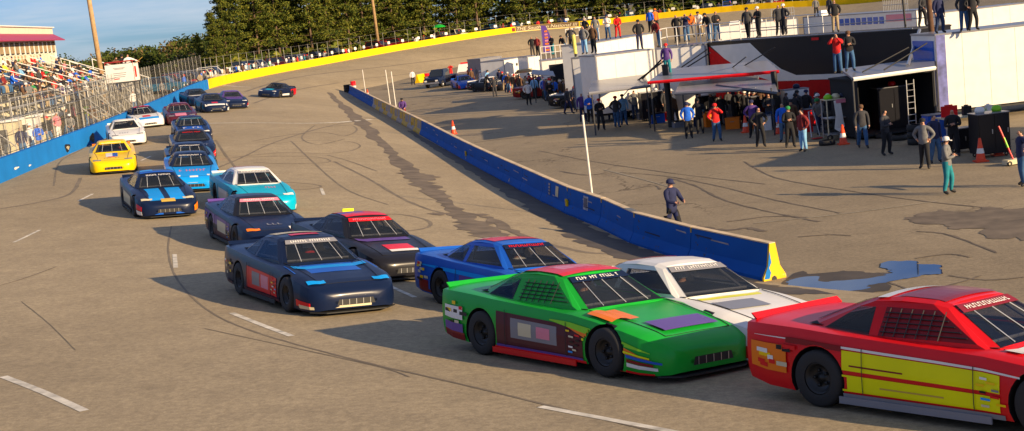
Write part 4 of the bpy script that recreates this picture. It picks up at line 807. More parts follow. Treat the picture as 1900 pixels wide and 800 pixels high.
for i in range(len(PW) - 1):
    a, b = PW[i], PW[i + 1]; t = (b - a); L_ = t.length; t.normalize(); rz = math.atan2(t.y, t.x); mid = (a + b) / 2
    # pixel of the middle
    v = mid - CAM; ux = v.dot(RT) / v.dot(FW) * F + 950
    nn = Vector((t.y, -t.x, 0)); nn = nn if nn.x > 0 else -nn; c = mid + nn * .31
    zone = 690 < ux < 782; nm_ = 'concrete_barrier'
    col = 'yellow and grey' if zone else 'blue'
    extra = {0: 'with a yellow end face', 1: 'with a chipped yellow joint', 2: 'with a green mark on its joint', 3: 'with a poster stuck on its side'}.get(i, '')
    lb = f"{col} concrete barrier {extra + ', ' if extra else ''}{ordi(i + 1)} along the pit wall"
    th = thing(nm_, uniq(lb), 'barrier', c, rz, 'barriers of the pit wall')
    Lh = L_ / 2 - .02; m = MB()
    for x in (-Lh, Lh): m.v += [(x, y, z) for y, z in PROF]
    n_ = len(PROF); m.f = [(k, k + 1, k + 1 + n_, k + n_) for k in range(n_ - 1)] + [tuple(range(n_)), tuple(range(2 * n_ - 1, n_ - 1, -1))]; m.m = [0] * (n_ - 1) + [1 if i == 0 else 0, 0]
    if zone: m.m[:n_ - 1] = [0] * (n_ - 1)
    bm_ = [jyd if (i % 2) else jgrey, jyd] if zone else [pit_blue, jy]
    m.build('body', bm_, th, recalc=True)
    k = MB(); k.box((0, 0, .872), (2 * Lh, .17, .028)); k.build('top_edge', cap_m, th)
    if i == 0:
        k = MB(); k.add([(-Lh - .012, y * 1.03, z * 1.01 + .002) for y, z in PROF] + [(-Lh + .05, y * 1.04, z * 1.01 + .002) for y, z in PROF], [tuple(range(n_))] + [(q, q + 1, q + 1 + n_, q + n_) for q in range(n_ - 1)]); k.build('end_face', jy, th, recalc=True)
        sd0 = 1 if Vector((-t.y, t.x, 0)).dot(nn) < 0 else -1
        k = MB(); k.add([(-Lh - .016, sd0 * y, z) for y, z in ((.29, .05), (.15, .04), (.10, .18), (.14, .30), (.07, .42), (.09, .60), (.10, .70), (.17, .34), (.24, .2))], [tuple(range(9))]); k.build('flaked_paint', blue_m, th)
        k = MB(); k.add([(-Lh - .018, sd0 * y, z) for y, z in ((-.05, .0), (.1, .0), (.08, .07), (.02, .1), (-.04, .06))], [tuple(range(5))]); k.build('broken_corner', BLK, th)
    sd = 1 if Vector((-t.y, t.x, 0)).dot(nn) < 0 else -1   # local Y sign of the track side
    if 1 <= i <= 4:
        k = MB(); k.box((-Lh, 0, .80), (.06, .20, .12)); k.build('joint_pin', jyd, th)
    if i == 3:
        k = MB(); k.add([(-.5, sd * .305 * .52, .34), (.0, sd * .305 * .52, .34), (.0, sd * .098, .78), (-.5, sd * .098, .78)], [(0, 1, 2, 3)]); k.build('poster', mat('poster_grey', (.35, .36, .42), .5, var=.6, scale=12), th)
        k = MB(); k.add([(-.42, sd * .165, .42), (-.08, sd * .165, .42), (-.08, sd * .112, .72), (-.42, sd * .112, .72)], [(0, 1, 2, 3)]); k.build('poster_picture', mat('poster_dark', (.05, .06, .12), .5, var=.7, scale=20), th)
    if i == 4:
        k = MB(); k.add([(-.6, sd * .165, .40), (-.2, sd * .165, .40), (-.2, sd * .105, .76), (-.6, sd * .105, .76)], [(0, 1, 2, 3)]); k.build('sticker', PM['cream'], th)
        for q in range(4): k = MB(); k.add([(.6 + q * .0, sd * (.17 - q * .014), .36 + q * .11), (.85, sd * (.17 - q * .014), .36 + q * .11), (.85, sd * (.160 - q * .014), .43 + q * .11), (.6, sd * (.160 - q * .014), .43 + q * .11)], [(0, 1, 2, 3)]); k.build('lettering', PM['grey'], th)
    for (rx, ry) in reflect:
        v1 = a - CAM; v2 = b - CAM; x1 = v1.dot(RT) / v1.dot(FW) * F + 950; x2 = v2.dot(RT) / v2.dot(FW) * F + 950
        if x2 <= rx < x1:
            fr = (x1 - rx) / (x1 - x2); k = MB(); k.box((-Lh + 2 * Lh * fr, sd * .21, .38), (.20, .05, .24)); k.box((-Lh + 2 * Lh * fr, sd * .17, .40), (.05, .08, .05)); k.build('reflector', PM['yellow'], th)
    if zone:
        k = MB(); k.add([(-Lh * .9, sd * .178, .30), (Lh * .1, sd * .178, .30), (Lh * .1, sd * .098, .80), (-Lh * .9, sd * .098, .80)], [(0, 1, 2, 3)]); k.build('painted_panel', jyd if i % 2 == 0 else jgrey, th)
    for q in range(2):
        xa = random.uniform(-Lh * .9, Lh * .5); xb = xa + random.uniform(.2, 1.1); za = random.uniform(.36, .7); yy = lambda z: sd * (lerp(.16, .085, (z - .32) / .48) + .004)
        k = MB(); k.add([(xa, yy(za), za), (xb, yy(za + .02), za + .02), (xb, yy(za + .05), za + .05), (xa + .05, yy(za + .04), za + .04)], [(0, 1, 2, 3)]); k.build('tyre_scrape', mat('scrape_dark', (.02, .03, .06), .9) if q else jgrey, th)
    if i > 3 and i % 3 == 0: 
        k = MB(); k.add([(.3, sd * .27, .14), (.55, sd * .27, .14), (.5, sd * .2, .27), (.38, sd * .22, .25)], [(0, 1, 2, 3)]); k.build('chipped_paint', jgrey, th)
def slim_pole(px, py, h, r, label, m_=WHP, z=0.0, off=.45, name='marker_pole'):
    p = at_z(px, py, z); m = MB(); m.tube((0, 0, 0), (-.02 * h, 0, h), r, r, 10); m.lathe([(0, h), (r * 1.15, h), (r * 1.15, h + .03), (0, h + .03)], (-.02 * h, 0, 0)); o = m.build(name, m_, smooth=False); o.location = p; tag(o, uniq(label), 'pole'); return o
POLEW = mat('pole_white', (.74, .70, .62), .5, var=.1)
slim_pole(1104, 405, 3.35, .034, 'tall white marker pole at the near part of the pit wall', POLEW); slim_pole(737, 214, 3.4, .038, 'white marker pole with a yellow foot by the crouching official', POLEW)
slim_pole(726, 207, 3.4, .038, 'white marker pole just left of the yellow footed pole', POLEW); slim_pole(680, 183, 2.9, .036, 'farthest white marker pole near the end of the pit wall', POLEW)
# far end of the wall
e = PW[-1]; ty = thing('tyre_stack', 'stack of black tyres guarding the far end of the pit wall', 'tyres', (e.x - .1, e.y + .8, 0))
for k in range(4): m = MB(); m.lathe([(.2, k * .24), (.42, k * .24), (.45, k * .24 + .12), (.42, k * .24 + .23), (.2, k * .24 + .23)], n=18); m.build('tyre', TYR, ty, True)
def drum(px, py, c, band, label, h=.95):
    p = at_z(px, py); t = thing('drum', uniq(label), 'drum', p); m = MB(); m.lathe([(0, 0), (.29, 0), (.3, .02), (.29, h * .33), (.305, h * .34), (.29, h * .36), (.29, h * .66), (.305, h * .67), (.29, h * .69), (.3, h - .02), (.27, h), (0, h - .01)], n=20); m.build('body', PM[c], t, True)
    if band: m = MB(); m.lathe([(.308, h * .42), (.308, h * .6)], n=20); m.build('band', PM[band], t, True)
drum(657, 172, 'red', 'white', 'red drum with a white band behind the far end of the pit wall', 1.3); drum(793, 151, 'red', 'white', 'red and white drum between the yellow barriers'); drum(803, 149, 'blue', None, 'blue drum behind the red and white drum')
for (px, py, rz, lb) in ((781, 153, 1.2, 'yellow plastic barrier left of the red drum'), (816, 149, .5, 'yellow plastic barrier beside the dark pickup truck')):
    p = at_z(px, py); m = MB()
    for x in (-1, 1): m.v += [(x, y * 1.1, z * 1.15) for y, z in PROF]
    m.f = [(k, k + 1, k + 1 + n_, k + n_) for k in range(n_ - 1)] + [tuple(range(n_)), tuple(range(2 * n_ - 1, n_ - 1, -1))]; m.m = [0] * len(m.f); o = m.build('plastic_barrier', PM['yellow'], recalc=True); o.location = p; o.rotation_euler = (0, 0, rz); tag(o, uniq(lb), 'barrier')
CONE_O = mat('cone_orange', (.85, .07, .01), .5, var=.06)
m = MB(); m.box((0, 0, .02), (.38, .38, .04)); CB = m.mesh('cone_base', CONE_O); m = MB(); m.lathe([(.15, .04), (.035, .72), (0, .725)], n=16); CC = m.mesh('cone_body', CONE_O, True); m = MB(); m.lathe([(.115, .26), (.075, .46)], n=16); m.v = [(x * 1.03, y * 1.03, z) for x, y, z in m.v]; CW = m.mesh('collar', WHP, True)
def cone(px, py, label, s=1., grp='traffic cones in the pits'):
    t = thing('traffic_cone', uniq(label), 'cone', at_z(px, py), group=grp); t.scale = (s,) * 3
    for nm, me in (('base', CB), ('body', CC), ('collar', CW)): link(nm, me, t)
for k, (px, py) in enumerate(((853, 156), (866, 158), (881, 160), (893, 161), (935, 167), (949, 170), (957, 171), (978, 174), (1003, 176), (1065, 186))): cone(px, py, f'orange cone on the far pit line, {ordi(k + 1)} from the left', 1.25)
for px, py, lb in ((683, 181, 'small red and white cone behind the far end of the pit wall'), (842, 249, 'orange cone alone behind the middle of the pit wall'), (1384, 246, 'orange and white cone near the man in the dark purple shirt'), (1446, 248, 'orange and white cone beside the man in a blue jacket'), (1565, 268, 'orange and white cone at the foot of the cloth hung rack'), (1820, 300, 'orange and white cone in front of the tall black cabinet'),
    (1853, 288, 'orange cone behind the tall black cabinet'), (1246, 218, 'orange cone beside the red crate near the blue jacket man')): cone(px, py, lb, 1.15)
# ============================================================ PITS: trailers
def seam_face(t, A, B, n, z0, z1, m_, nm='panel_seam'): pass
def trailer(A, B, H, label, col='white', depth=2.6, wheels=2, z0=.55, name='trailer', roof_trim='grey', door=None, extra=None, rail=False, cat='trailer', wheel_at=.75, seams=True):
    """A, B: world points (x, y) of the front face's left and right ends"""
    A = Vector((A[0], A[1], 0)); B = Vector((B[0], B[1], 0)); d = B - A; L_ = d.length; rz = math.atan2(d.y, d.x)
    t = thing(name, uniq(label), cat, A, rz)      # local +X along the face, +Y away from the camera
    m = MB(); m.box((L_ / 2, depth / 2, (H + z0) / 2), (L_, depth, H - z0)); m.build('wall', PM[col] if col in PM else MATS[col], t)
    m = MB(); m.box((L_ / 2, depth / 2, H + .02), (L_ + .06, depth + .06, .08)); m.build('roof', PM[roof_trim], t)
    m = MB(); m.box((L_ / 2, depth / 2, z0 - .07), (L_ - .3, depth - .3, .14)); m.build('chassis', BLK, t)
    for x in (.03, L_ - .03): m = MB(); m.box((x, -.012, (H + z0) / 2), (.09, .04, H - z0)); m.build('corner_trim', PM[roof_trim], t)
    for k in range(wheels):
        for y in (.12, depth - .12):
            wv = link('wheel', TYRE, t); wv.location = (L_ * wheel_at + (k - (wheels - 1) / 2) * .95, y, .42); wv.scale = (1.22,) * 3; wv.rotation_euler = (0, 0, 0 if y > 1 else math.pi); r = link('rim', RIM, wv); r.material_slots[0].link = 'OBJECT'; r.material_slots[0].material = RIMW
    if wheels: m = MB(); m.tube((L_ * wheel_at - .95 * wheels / 2 - .3, -.03, .92), (L_ * wheel_at + .95 * wheels / 2 + .3, -.03, .92), .05, n=6); m.build('mudguard', PM['grey'], t)
    if seams:
        n_ = max(2, int(L_ / 1.22))
        for k in range(1, n_): m = MB(); m.box((L_ * k / n_, -.003, (H + z0) / 2), (.02, .006, H - z0 - .1)); m.build('panel_seam', PM['grey'] if col not in ('white', 'cream') else mat('seam_pale', (.52, .5, .46), .6), t)
    if door: x, w_, h_ = door; m = MB(); m.box((x, -.02, z0 + h_ / 2 + .1), (w_, .04, h_)); dd = m.build('door', PM['black'], t); m = MB(); m.box((x + w_ * .35, -.06, z0 + h_ * .5), (.06, .04, .2)); m.build('handle', RIMW, dd)
    return t, L_
def rail_on(t, x0, x1, y, z, h=1.0, n=5, name='roof_railing', m_=None, ends=None):
    m = MB()
    for q in (.5, 1.0): m.tube((x0, y, z + h * q), (x1, y, z + h * q), .028, n=6)
    for k in range(n + 1): x = lerp(x0, x1, k / n); m.tube((x, y, z), (x, y, z + h), .025, n=6)
    if ends:
        for x in (x0, x1):
            for q in (.5, 1.): m.tube((x, y, z + h * q), (x, y + ends, z + h * q), .025, n=6)
            m.tube((x, y + ends, z), (x, y + ends, z + h), .025, n=6)
    return m.build(name, m_ or WHP, t)
TOP = 3.9
def tp(px, py, H=TOP): p = at_z(px, py, H); return (p.x, p.y)
# big white trailer at the right
A = Vector((*tp(1735, 66), 0)); Bd = Vector((*tp(1900, 47.2), 0)); d = (Bd - A).normalized(); t, L_ = trailer(A, A + d * 13.5, TOP, 'large white box trailer with tandem wheels at the right edge', 'white', wheels=2, wheel_at=.56, roof_trim='grey')
m = MB(); m.box((.22, -.025, 2.25), (.42, .03, 3.3)); m.build('marker_strip', mat('blue_grey_strip', (.12, .13, .36), .5, var=.5, scale=3), t)
m = MB(); m.box((-.02, 1.3, 2.2), (.04, 2.2, 2.9)); m.build('end_door', PM['blue'], t)
WT = (t.location.copy(), t.rotation_euler.z)
t, L_ = trailer((21.5, 42), (28, 49.6), 3.9, 'unseen white trailer added outside the frame at the right for its shade', 'white', wheels=2)  # unseen shade caster, added so its shadow falls across the pit ground
# black and red hauler
A = tp(1313, 82); B = tp(1702, 57); t, L_ = trailer(A, B, TOP, 'long black and red race hauler with a white swoosh', 'black', wheels=0, z0=.5, name='hauler', roof_trim='black', cat='hauler', seams=False); HL = L_; HT = t
m = MB(); m.box((L_ / 2, -.012, 1.08), (L_ - .1, .024, 1.12)); m.build('lower_panel', mat('hauler_red', (.50, .006, .008), .6, spec=.15, var=.06), t)
m = MB(); m.box((L_ * .72, -.016, 1.80), (L_ * .55, .032, .27)); m.build('white_stripe', PM['white'], t)
m = MB(); m.add([(.1, -.02, 3.75), (.1, -.02, 1.66), (4.9, -.02, 1.66), (2.9, -.02, 2.2), (1.2, -.02, 3.1)], [(0, 1, 2, 3, 4)]); m.build('red_swoosh', mat('swoosh_red', (.7, .006, .008), .6, spec=.15), t)
m = MB(); m.add([(.25, -.024, 3.78), (1.25, -.024, 3.05), (2.95, -.024, 2.14), (4.95, -.024, 1.62), (7.6, -.024, 1.62), (5.6, -.024, 2.3), (4.3, -.024, 3.1), (3.4, -.024, 3.82)], [tuple(range(8))]); m.build('white_swoosh', PM['white'], t)
m = MB(); m.box((L_ / 2, 1.3, TOP + .07), (L_, 2.5, .03)); m.build('roof_deck', mat('deck_dark', (.06, .055, .05), .8, var=.3), t)
rail_on(t, .2, 7.6, 2.5, TOP + .08, 1.05, 7); rail_on(t, 0.2, 2.6, .1, TOP + .08, 1.05, 3)
m = MB(); m.tube((.3, .03, TOP + .12), (L_ - .3, .03, TOP + .12), .03); m.tube((.3, 2.5, TOP + .45), (L_ - .2, 2.5, TOP + .5), .03); m.build('roof_rail', RIMW, t)
m = MB(); m.box((8.2, -.03, 3.82), (.5, .03, .14)); m.build('marker_light_cover', PM['red'], t)
# white trailer butted against the hauler, two more whites to its left, one behind
def wt(pl, pr, H, lab, **k): return trailer(tp(*pl, H), tp(*pr, H), H, lab, **k)
t1, l1 = wt((1216, 91.5), (1309, 82.5), TOP, 'white trailer butting against the left end of the black hauler', seams=True, wheels=0); rail_on(t1, .3, l1 - .3, 2.3, TOP + .06, 1.05, 4, ends=-2.0)
t2, l2 = wt((1104, 105), (1212, 92), TOP, 'long plain white trailer with lit side in mid pits', wheels=0)
t3, l3 = wt((1060, 109), (1103, 105), 3.7, 'short white trailer crossed by a slanting shadow', wheels=1)
t4, l4 = wt((1104, 80), (1212, 62), TOP + .35, 'white trailer roof standing behind the long plain white trailer', wheels=0); rail_on(t4, .3, l4 * .55, 2.3, TOP + .42, 1.05, 5)
t5, l5 = wt((1003, 114), (1058, 108), 2.9, 'small trailer with its dark rear door open', col='white', wheels=1, door=(1.3, 1.3, 1.9)); rail_on(t5, .2, l5 - .2, 2.3, 2.96, 1.0, 5)
t6, l6 = wt((934, 112), (976, 105), 2.55, 'small white trailer with one little square window', wheels=1); m = MB(); m.box((l6 * .55, -.02, 1.95), (.3, .04, .25)); m.build('window', GLS, t6)
t7, l7 = wt((891, 110), (930, 105), 2.55, 'pale grey trailer, farthest left of the trailers', col='grey', wheels=1)
t7.children[0].data.materials[0] = mat('trailer_pale_grey', (.42, .43, .5), .5)
t8, l8 = wt((978, 106), (1003, 103), 2.7, 'narrow white trailer between the small windowed trailer and the open one', wheels=1)
# far white vehicles and boxes at the top right, behind the hauler
t9, l9 = trailer(tp(1330, 50, 3.6), tp(1480, 34, 3.6), 3.6, 'white trailer row end seen over the black hauler roof', wheels=0)
t10, l10 = trailer(tp(1490, 33, 3.4), tp(1700, 20, 3.4), 3.4, 'white trailer with a line of dark blue windows', wheels=0, seams=False)
for k in range(9): m = MB(); m.box((l10 * (.32 + .05 * k) , -.02, 2.75), (l10 * .035, .05, .62)); m.build('window', PM['blue'], t10)
m = MB(); m.box((l10 * .86, -.03, 2.9), (l10 * .2, .04, .6)); m.build('pink_panel', PM['pink'], t10)
t11, l11 = trailer(tp(1745, 24, 3.6), tp(1905, 6, 3.6), 3.6, 'white trailer roof at the top right corner', wheels=0)
rail_on(t10, l10 * .66, l10 * .86, 1.0, 3.46, 1.1, 14, name='roof_rack', m_=GALV); rail_on(t9, l9 * .7, l9 * .98, 1.0, 3.66, 1.0, 9, m_=GALV)
for tt, x, nm in ((t9, 1.2, 'roof_vent'), (t9, l9 * .45, 'roof_vent'), (t10, 1.0, 'air_conditioner'), ):
    m = MB(); m.hexa([(x, .8, 3.4), (x + 1.1, .8, 3.4), (x + 1.1, 1.6, 3.4), (x, 1.6, 3.4)], [(x + .15, .9, 3.95), (x + .95, .9, 3.95), (x + .95, 1.5, 3.95), (x + .15, 1.5, 3.95)]); m.build(nm, PM['white'], tt)
# ---------- awnings
def awning(pts, z, th, label, top, edge=None, posts=()):
    P = [at_z(px, py, zz) for (px, py), zz in zip(pts, z)]; t = thing('awning', uniq(label), 'awning', P[0]); m = MB(); m.slab([p - P[0] for p in P], th); m.build('canopy', PM[top] if top in PM else MATS[top], t, recalc=True)
    if edge: m = MB(); a, b = P[0] - P[0], P[1] - P[0]; dd = (b - a).cross(Vector((0, 0, 1))).normalized() * .03; m.tube(a - dd * 0 + Vector((0, 0, -.05)), b + Vector((0, 0, -.05)), .09, n=6); m.build('front_edge', PM[edge], t)
    for q in posts: a = (P[0] + (P[1] - P[0]) * q) - P[0]; m = MB(); m.tube((a.x, a.y, -P[0].z), (a.x, a.y, 0), .04); m.build('post', DARKST, t)
    return t, P
awning([(1202, 152), (1445, 131), (1425, 112), (1235, 128)], [2.6, 2.6, 3.0, 3.0], .05, 'red edged awning folded out from the left end of the hauler', 'grey', 'red', (.02, .98))
awning([(1252, 172), (1402, 163), (1408, 140), (1262, 152)], [2.1, 2.1, 2.3, 2.3], .09, 'grey flat awning hanging under the red edged one', 'grey', 'grey', (.1, .9))
awning([(1330, 158), (1444, 172), (1436, 150), (1340, 142)], [2.2, 2.0, 2.2, 2.3], .06, 'small tilted canopy at the foot of the red and white swoosh', 'grey', 'black', (.9,))
aw, AP = awning([(1582, 145), (1735, 124), (1733, 106), (1558, 128)], [2.75, 2.75, 2.8, 2.8], .08, 'raised platform awning between the hauler and the right trailer', 'grey', 'white', (.0, .98))
awning([(1092, 172), (1205, 158), (1196, 138), (1098, 150)], [2.3, 2.3, 2.6, 2.6], .05, 'light grey awning in front of the long plain white trailer', 'grey', 'grey', (.05, .95))
awning([(1065, 140), (1110, 131), (1106, 126), (1066, 133)], [2.6, 2.6, 2.8, 2.8], .06, 'small white awning at the slanting shadow trailer', 'white', 'white', (.5,))
awning([(985, 137), (1030, 141), (1026, 132), (988, 129)], [2.2, 2.2, 2.5, 2.5], .05, 'pale blue canopy by the open trailer', 'grey', None, (.1, .9))
awning([(958, 136), (990, 132), (986, 126), (958, 130)], [2.0, 2.0, 2.3, 2.3], .05, 'cream canopy next to the windowed trailer', 'cream', None, (.1, .9))
# dark back wall under the right-hand awning (open side of a workshop trailer)
A = at_z(1590, 160, 2.3); B = at_z(1732, 142, 2.3)
A3, B3 = Vector((*A.xy, 0)), Vector((*B.xy, 0)); l_ = (B3 - A3).length; t = thing('workshop_trailer', 'dark open workshop trailer under the raised platform awning', 'trailer', A3, math.atan2(B3.y - A3.y, B3.x - A3.x)); dk = mat('workshop_black', (.008, .008, .009), .9)
for nm, c, d in (('back_wall', (l_ / 2, 2.5, 1.3), (l_, .05, 2.4)), ('side_wall', (.03, 1.25, 1.3), (.05, 2.5, 2.4)), ('side_wall', (l_ - .03, 1.25, 1.3), (.05, 2.5, 2.4)), ('roof', (l_ / 2, 1.25, 2.55), (l_ + .1, 2.6, .08)), ('floor', (l_ / 2, 1.25, .14), (l_, 2.5, .06)), ('shelf', (l_ * .3, 2.2, 1.3), (l_ * .5, .5, .04))): m = MB(); m.box(c, d); m.build(nm, dk, t)
m = MB()
for s in (.0, .34): m.tube((l_ * .62 + s, -.12, .1), (l_ * .62 + s, -.12, 2.3), .025)
for k in range(8): m.tube((l_ * .62, -.12, .3 + k * .26), (l_ * .62 + .34, -.12, .3 + k * .26), .016)
m.build('ladder', RIMW, t)
# struts
def strut(a, za, b, zb, r, label, m_=BLK, nm='support_pole', cat='pole', ya=None):
    P, Q = at_z(*a, za), at_z(*b, zb); m = MB(); m.tube((0, 0, 0), Q - P, r, n=8); o = m.build(nm, m_); o.location = P; tag(o, uniq(label), cat)
strut((1182, 156), 2.2, (1238, 100), 3.8, .05, 'upper black awning strut left of the purple sign holder'); strut((1172, 158), 2.2, (1240, 107), 3.6, .05, 'lower black awning strut left of the purple sign holder')
strut((1246, 138), 2.5, (1312, 92), 3.7, .035, 'long thin black strut across the white trailer, upper'); strut((1244, 144), 2.4, (1318, 98), 3.6, .035, 'long thin black strut across the white trailer, lower')
strut((1290, 132), 2.4, (1306, 80), 3.8, .07, 'thick dark strut in front of the swoosh'); strut((1344, 137), 2.5, (1384, 106), 3.4, .03, 'thin strut over the white swoosh, left'); strut((1356, 137), 2.5, (1438, 88), 3.7, .03, 'thin strut over the black hauler side')
strut((1684, 122), 2.8, (1706, 56), 3.95, .08, 'grey hydraulic arm rising to the hauler roof', RIMW); strut((1600, 134), 2.8, (1686, 88), 3.6, .03, 'thin cable down to the raised platform, left'); strut((1640, 130), 2.8, (1720, 80), 3.7, .03, 'thin cable down to the raised platform, right')
slim_pole(1445, 236, 2.7, .14, 'thick black post under the right end of the red edged awning', BLK, name='post'); slim_pole(1246, 236, 3.3, .17, 'thick black post beside the tall white cabinet', BLK, name='post')
p = at_y(1733, 66, 62); m = MB(); m.tube((0, 0, 0), (-.35, 0, 11), .14, .12, 10); o = m.build('utility_pole', mat('brown_pole', (.12, .06, .03), .9, var=.2), smooth=True); o.location = (p.x + .15, 62.4, 0); tag(o, 'brown wooden pole behind the left corner of the right trailer', 'pole')
p = at_y(1702, 52, 68); m = MB(); m.tube((0, 0, 0), (-.3, 0, 9), .06, .05, 8); o = m.build('utility_pole', BLK); o.location = (p.x, 69.5, 0); tag(o, 'slim black pole left of the brown wooden pole', 'pole')
t = thing('flag_post', 'black post with a yellow top section rising over the mid pits', 'post', at_z(1078, 200)); m = MB(); m.tube((0, 0, 0), (0, 0, 3.7), .09, n=8); m.build('lower_post', BLK, t); m = MB(); m.tube((0, 0, 3.7), (-.03, 0, 5.0), .12, n=8); m.build('upper_post', mat('post_yellow', (.75, .68, .12), .5), t)
# feather banner
b_ = at_z(1009, 103, 2.95); t = thing('feather_banner', 'tall purple and pink feather banner standing on the trailer roof', 'banner', b_); m = MB(); m.tube((0, 0, 0), (0, 0, 2.6), .025); m.build('mast', RIMW, t)
m = MB(); m.add([(.0, -.02, .25), (.75, -.02, .1), (.82, -.02, .9), (.7, -.02, 1.8), (.42, -.02, 2.55), (.0, -.02, 2.62), (.0, .02, .25), (.75, .02, .1), (.82, .02, .9), (.7, .02, 1.8), (.42, .02, 2.55), (.0, .02, 2.62)], [(0, 1, 2, 3, 4, 5), (11, 10, 9, 8, 7, 6)]); s = m.build('sail', PM['purple'], t)
for k in range(7): m = MB(); m.box((.38, -.035, .45 + k * .27), (.34 - k * .015, .01, .15)); m.build('lettering', PM['pink'] if k % 2 else PM['orange'], s)
# ---------- gear under the awnings
def cabinet(px, py, w_, d_, h, col, label, rz=.1, doors=2, wheels=True, name='tool_cabinet', handle=True):
    p = at_z(px, py); t = thing(name, uniq(label), 'cabinet', p, rz); z0 = .14 if wheels else 0
    m = MB(); m.box((0, 0, z0 + (h - z0) / 2), (w_, d_, h - z0)); m.build('body', PM[col], t); m = MB(); m.box((0, 0, h + .015), (w_ + .04, d_ + .04, .03)); m.build('top', PM['grey'], t)
    for k in range(doors): m = MB(); m.box((-w_ / 2 + w_ * (k + .5) / doors, -d_ / 2 - .008, z0 + (h - z0) / 2), (w_ / doors - .05, .016, h - z0 - .1)); dd = m.build('door', PM[col], t); q = MB(); q.box((-w_ / 2 + w_ * (k + .85) / doors, -d_ / 2 - .03, h * .6), (.03, .03, .16)); q.build('handle', RIMW, dd)
    if wheels:
        for x in (-w_ * .4, w_ * .4):
            for y in (-d_ * .35, d_ * .35): wv = link('wheel', TYRE, t); wv.scale = (.22, .2, .22); wv.location = (x, y, .075)
    return t
CABS = ((1273, 227, 1.1, .7, 1.55, 'white', 'tall white cabinet with two doors behind the blue jacket man'), (1312, 230, .8, .7, 1.5, 'black', 'black cabinet right of the tall white cabinet'), (1372, 228, .9, .6, 1.2, 'black', 'black chest behind the man in red'), (1352, 232, .5, .5, 1.0, 'grey', 'small grey cabinet under the small tilted canopy'),
    (1479, 232, 1.2, .7, 1.75, 'white', 'white cabinet in front of the red hauler side'), (1425, 232, .8, .6, 1.3, 'dark red', 'dark red chest under the right end of the awning'), (1656, 244, 1.45, .8, 1.95, 'black', 'black double cabinet in the workshop opening'), (1603, 238, .9, .6, 1.7, 'grey', 'grey shelf cabinet behind the man in the dark vest'),
    (1838, 290, 1.15, .8, 1.55, 'black', 'tall black cabinet at the right beside the work table'), (1216, 222, 1.6, .9, 1.6, 'black', 'black canvas covered locker by the blue jugs'), (1172, 214, .9, .7, 1.5, 'grey', 'grey locker behind the group of crew'), (1735, 270, .7, .6, 1.2, 'blue', 'blue chest at the corner of the right trailer'), (1505, 238, .5, .5, .9, 'red', 'short red chest right of the white cabinet'), (1790, 282, .8, .5, .9, 'black', 'low black chest left of the tall black cabinet'), (1400, 236, .6, .5, 1.5, 'black', 'narrow black cabinet behind the man in dark purple'))
for c in CABS: cabinet(*c)
for k, (px, py, c, lb, h) in enumerate(((1281, 176, 'black', 'black bag lying on the tall white cabinet', 1.6), (1488, 166, 'navy', 'dark bundle lying on the white cabinet', 1.8), (1670, 163, 'red', 'red helmet bag on the black double cabinet', 2.0), (1823, 203, 'white', 'white papers on the tall black cabinet', 1.6), (1832, 205, 'lime', 'green can on the tall black cabinet', 1.6))):
    p = at_z(px, py, h); m = MB(); m.lathe([(0, 0), (.16, 0), (.19, .08), (.15, .18), (.06, .22), (0, .22)], n=10); o = m.build('bag' if k < 3 else 'papers' if k == 3 else 'can', PM[c], smooth=True); o.location = (CABS[[0, 4, 6, 8, 8][k]][0] * 0 + at_z(*CABS[[0, 4, 6, 8, 8][k]][:2]).x + (-.2, .1, .1, -.3, .3)[k], at_z(*CABS[[0, 4, 6, 8, 8][k]][:2]).y, CABS[[0, 4, 6, 8, 8][k]][4] + .035); tag(o, uniq(lb), 'bag' if k < 3 else 'clutter')
# open rack with hanging cloth
t = thing('rack', 'open metal rack hung with a white cloth and topped with bundles', 'rack', at_z(1556, 258), .15)
for x in (-.55, .55):
    for y in (-.3, .3): m = MB(); m.tube((x, y, .1), (x, y, 1.75), .03); m.build('upright', PM['cream'] if y < 0 else RIMW, t)
for z in (.25, .95, 1.75): m = MB(); m.box((0, 0, z), (1.15, .66, .04)); m.build('shelf', PM['cream'] if z > 1 else RIMW, t)
m = MB(); m.add([(-.25, -.35, 1.7), (.05, -.36, 1.72), (.1, -.40, 1.0), (.16, -.38, .55), (-.1, -.42, .35), (-.3, -.37, .5), (-.22, -.40, 1.1)], [(0, 1, 2, 6), (6, 2, 3, 5), (3, 4, 5)]); m.build('cloth', WHP, t)
m = MB(); m.box((.1, -.36, 1.66), (.5, .04, .16)); m.build('sign_plate', PM['pink'], t)
for x, c in ((-.35, 'lime'), (0, 'cream'), (.35, 'navy')): m = MB(); m.lathe([(0, 0), (.18, .0), (.2, .1), (.1, .2), (0, .21)], (x, 0, 1.77), n=10); m.build('bundle', PM[c], t, True)
for x in (-.5, .5): wv = link('wheel', TYRE, t); wv.scale = (.4, .5, .4); wv.location = (x, -.3, .13)
